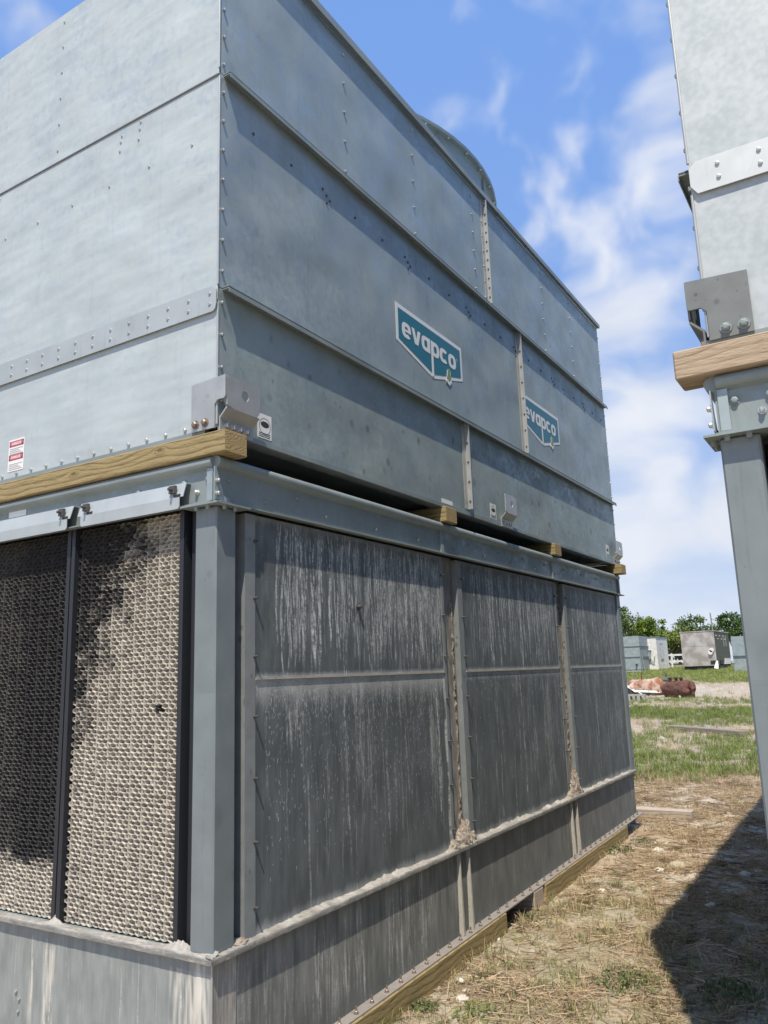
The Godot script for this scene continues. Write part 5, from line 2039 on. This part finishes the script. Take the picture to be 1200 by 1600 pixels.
	b = MB.new(); b.rod(Vector3.ZERO, Vector3(0, 0.55, 0), 0.04, 8); part("pipe", b, mats.galv_dull, o)
	b = MB.new(); b.rod(Vector3(-0.1, 0.36, 0), Vector3(0.1, 0.36, 0), 0.06, 8); b.rod(Vector3(0, 0.5, 0), Vector3(0.03, 0.62, 0), 0.06, 8, 0.03); part("valve", b, mats.screw_dark, o)
	# concrete blocks with holes
	var conc := mat("concrete", Color(0.42, 0.41, 0.38), 0.95, 0.0, white.albedo_texture, 1.0)
	for q in [[990, -23.4, 0.5, "grey hollow concrete block half hidden by the logo tower"], [984, -52.0, 1.4, "long grey hollow block before the blue grey unit"]]:
		a = spot(q[0], q[1])
		o = thing("concrete_block", q[3], "block", a - Vector3(0, 0.01, 0), "hollow blocks")
		var s: float = q[2]
		b = MB.new()
		b.box(-s / 2, s / 2, 0, 0.05, -0.2, 0); b.box(-s / 2, s / 2, 0.17, 0.22, -0.2, 0)
		for k in 4:
			var x := lerpf(-s / 2, s / 2 - 0.06, k / 3.0)
			b.box(x, x + 0.06, 0.0505, 0.1695, -0.2, 0)
		part("shell", b, conc, o)


# ---------------------------------------------------------------- trees

func make_trees() -> void:
	var bark := mat("bark", Color(0.10, 0.075, 0.05), 0.95, 0.0, null, 2.0, shared.fine, 1.0)
	var leaf := mat("leaf", Color.WHITE, 0.7)
	leaf.vertex_color_use_as_albedo = true
	leaf.backlight_enabled = true
	leaf.backlight = Color(0.28, 0.34, 0.10)
	# column, distance, top row in the photograph, half width, tint, trunk bare to, name, label
	var trees := [
		[962, -72.0, 948, 2.3, Color(0.060, 0.095, 0.022), 0.35, "broad_tree", "tall dark open tree rising beside the logo tower's far edge"],
		[1006, -76.0, 964, 1.9, Color(0.085, 0.115, 0.050), 0.25, "broad_tree", "greyish green tree behind the white unit"],
		[1022, -73.0, 966, 1.7, Color(0.095, 0.150, 0.016), 0.2, "broad_tree", "bright green tree between the white and the stainless units"],
		[1045, -80.0, 986, 2.4, Color(0.110, 0.145, 0.022), 0.05, "shrub", "yellow green shrub reaching the ground between the units"],
		[1064, -78.0, 978, 2.2, Color(0.105, 0.135, 0.025), 0.05, "shrub", "yellow green shrub touching the stainless enclosure"],
		[1089, -82.0, 963, 1.9, Color(0.060, 0.105, 0.026), 0.25, "broad_tree", "round dark tree over the stainless enclosure's roof"],
		[1110, -90.0, 980, 2.0, Color(0.07, 0.11, 0.03), 0.2, "broad_tree", "low tree behind the thin mast"],
		[1152, -80.0, 961, 1.6, Color(0.050, 0.095, 0.022), 0.25, "broad_tree", "narrow dark tree next to the clean basin's post"],
		[930, -74.0, 955, 2.6, Color(0.065, 0.105, 0.022), 0.3, "broad_tree", "tree hidden behind the logo tower"],
		[1185, -84.0, 966, 2.2, Color(0.065, 0.105, 0.026), 0.25, "broad_tree", "tree hidden behind the clean basin"],
		[985, -84.0, 985, 2.4, Color(0.09, 0.13, 0.03), 0.05, "shrub", "pale shrub behind the blue grey unit"]]
	for k in trees.size():
		var t: Array = trees[k]
		var r := RandomNumberGenerator.new()
		r.seed = 900 + k
		var at := spot(t[0], t[1])
		var tall := high(t[2] - 7.0, t[0], t[1]) - at.y
		var o := thing(t[6], t[7], "tree" if t[6] == "broad_tree" else "shrub", at, "trees and shrubs along the back of the yard")
		var b := MB.new()
		var bare: float = t[5] * tall
		b.rod(Vector3(0, -0.1, 0), Vector3(r.randf_range(-0.1, 0.1), maxf(bare, 0.5), 0), 0.16, 8, 0.11)
		var limbs := []
		for q in 9:
			var a := TAU * q / 9 + r.randf()
			var tip := Vector3(cos(a) * t[3] * r.randf_range(0.35, 0.75), lerpf(bare, tall, r.randf_range(0.35, 0.85)), sin(a) * t[3] * r.randf_range(0.35, 0.75))
			b.rod(Vector3(0, maxf(bare, 0.5) * r.randf_range(0.7, 1.0), 0), tip, 0.07, 6, 0.02)
			limbs.append(tip)
		part("trunk", b, bark, o)
		b = MB.new()
		var mid := Vector3(0, (bare + tall) / 2, 0)
		var ry := (tall - bare) / 2
		for q in 46:
			var d := Vector3(r.randfn(), r.randfn(), r.randfn()).normalized() * pow(r.randf(), 0.45)
			var c := mid + Vector3(d.x * t[3], d.y * ry * 0.86, d.z * t[3])
			if q < 9:
				c = limbs[q]
			var rad : float = r.randf_range(0.35, 0.75) * t[3] * 0.36
			var tone := r.randf_range(0.7, 1.35)
			for e in 75:
				var v : Vector3 = Vector3(r.randfn(), r.randfn() * 0.75, r.randfn()) * rad * 0.62
				var s := r.randf_range(0.06, 0.13)
				var u := Vector3(r.randf_range(-1, 1), r.randf_range(-1, 1), r.randf_range(-1, 1)).normalized()
				var w := u.cross(Vector3(r.randf_range(-1, 1), r.randf_range(-1, 1), r.randf_range(-1, 1))).normalized()
				var g := 1.35 * tone * r.randf_range(0.75, 1.25)
				b.col = Color(t[4].r * g, t[4].g * g, t[4].b * g)
				b.quad(c + v - u * s, c + v + w * s * 0.7, c + v + u * s, c + v - w * s * 0.7)
		part("crown", b, leaf, o)
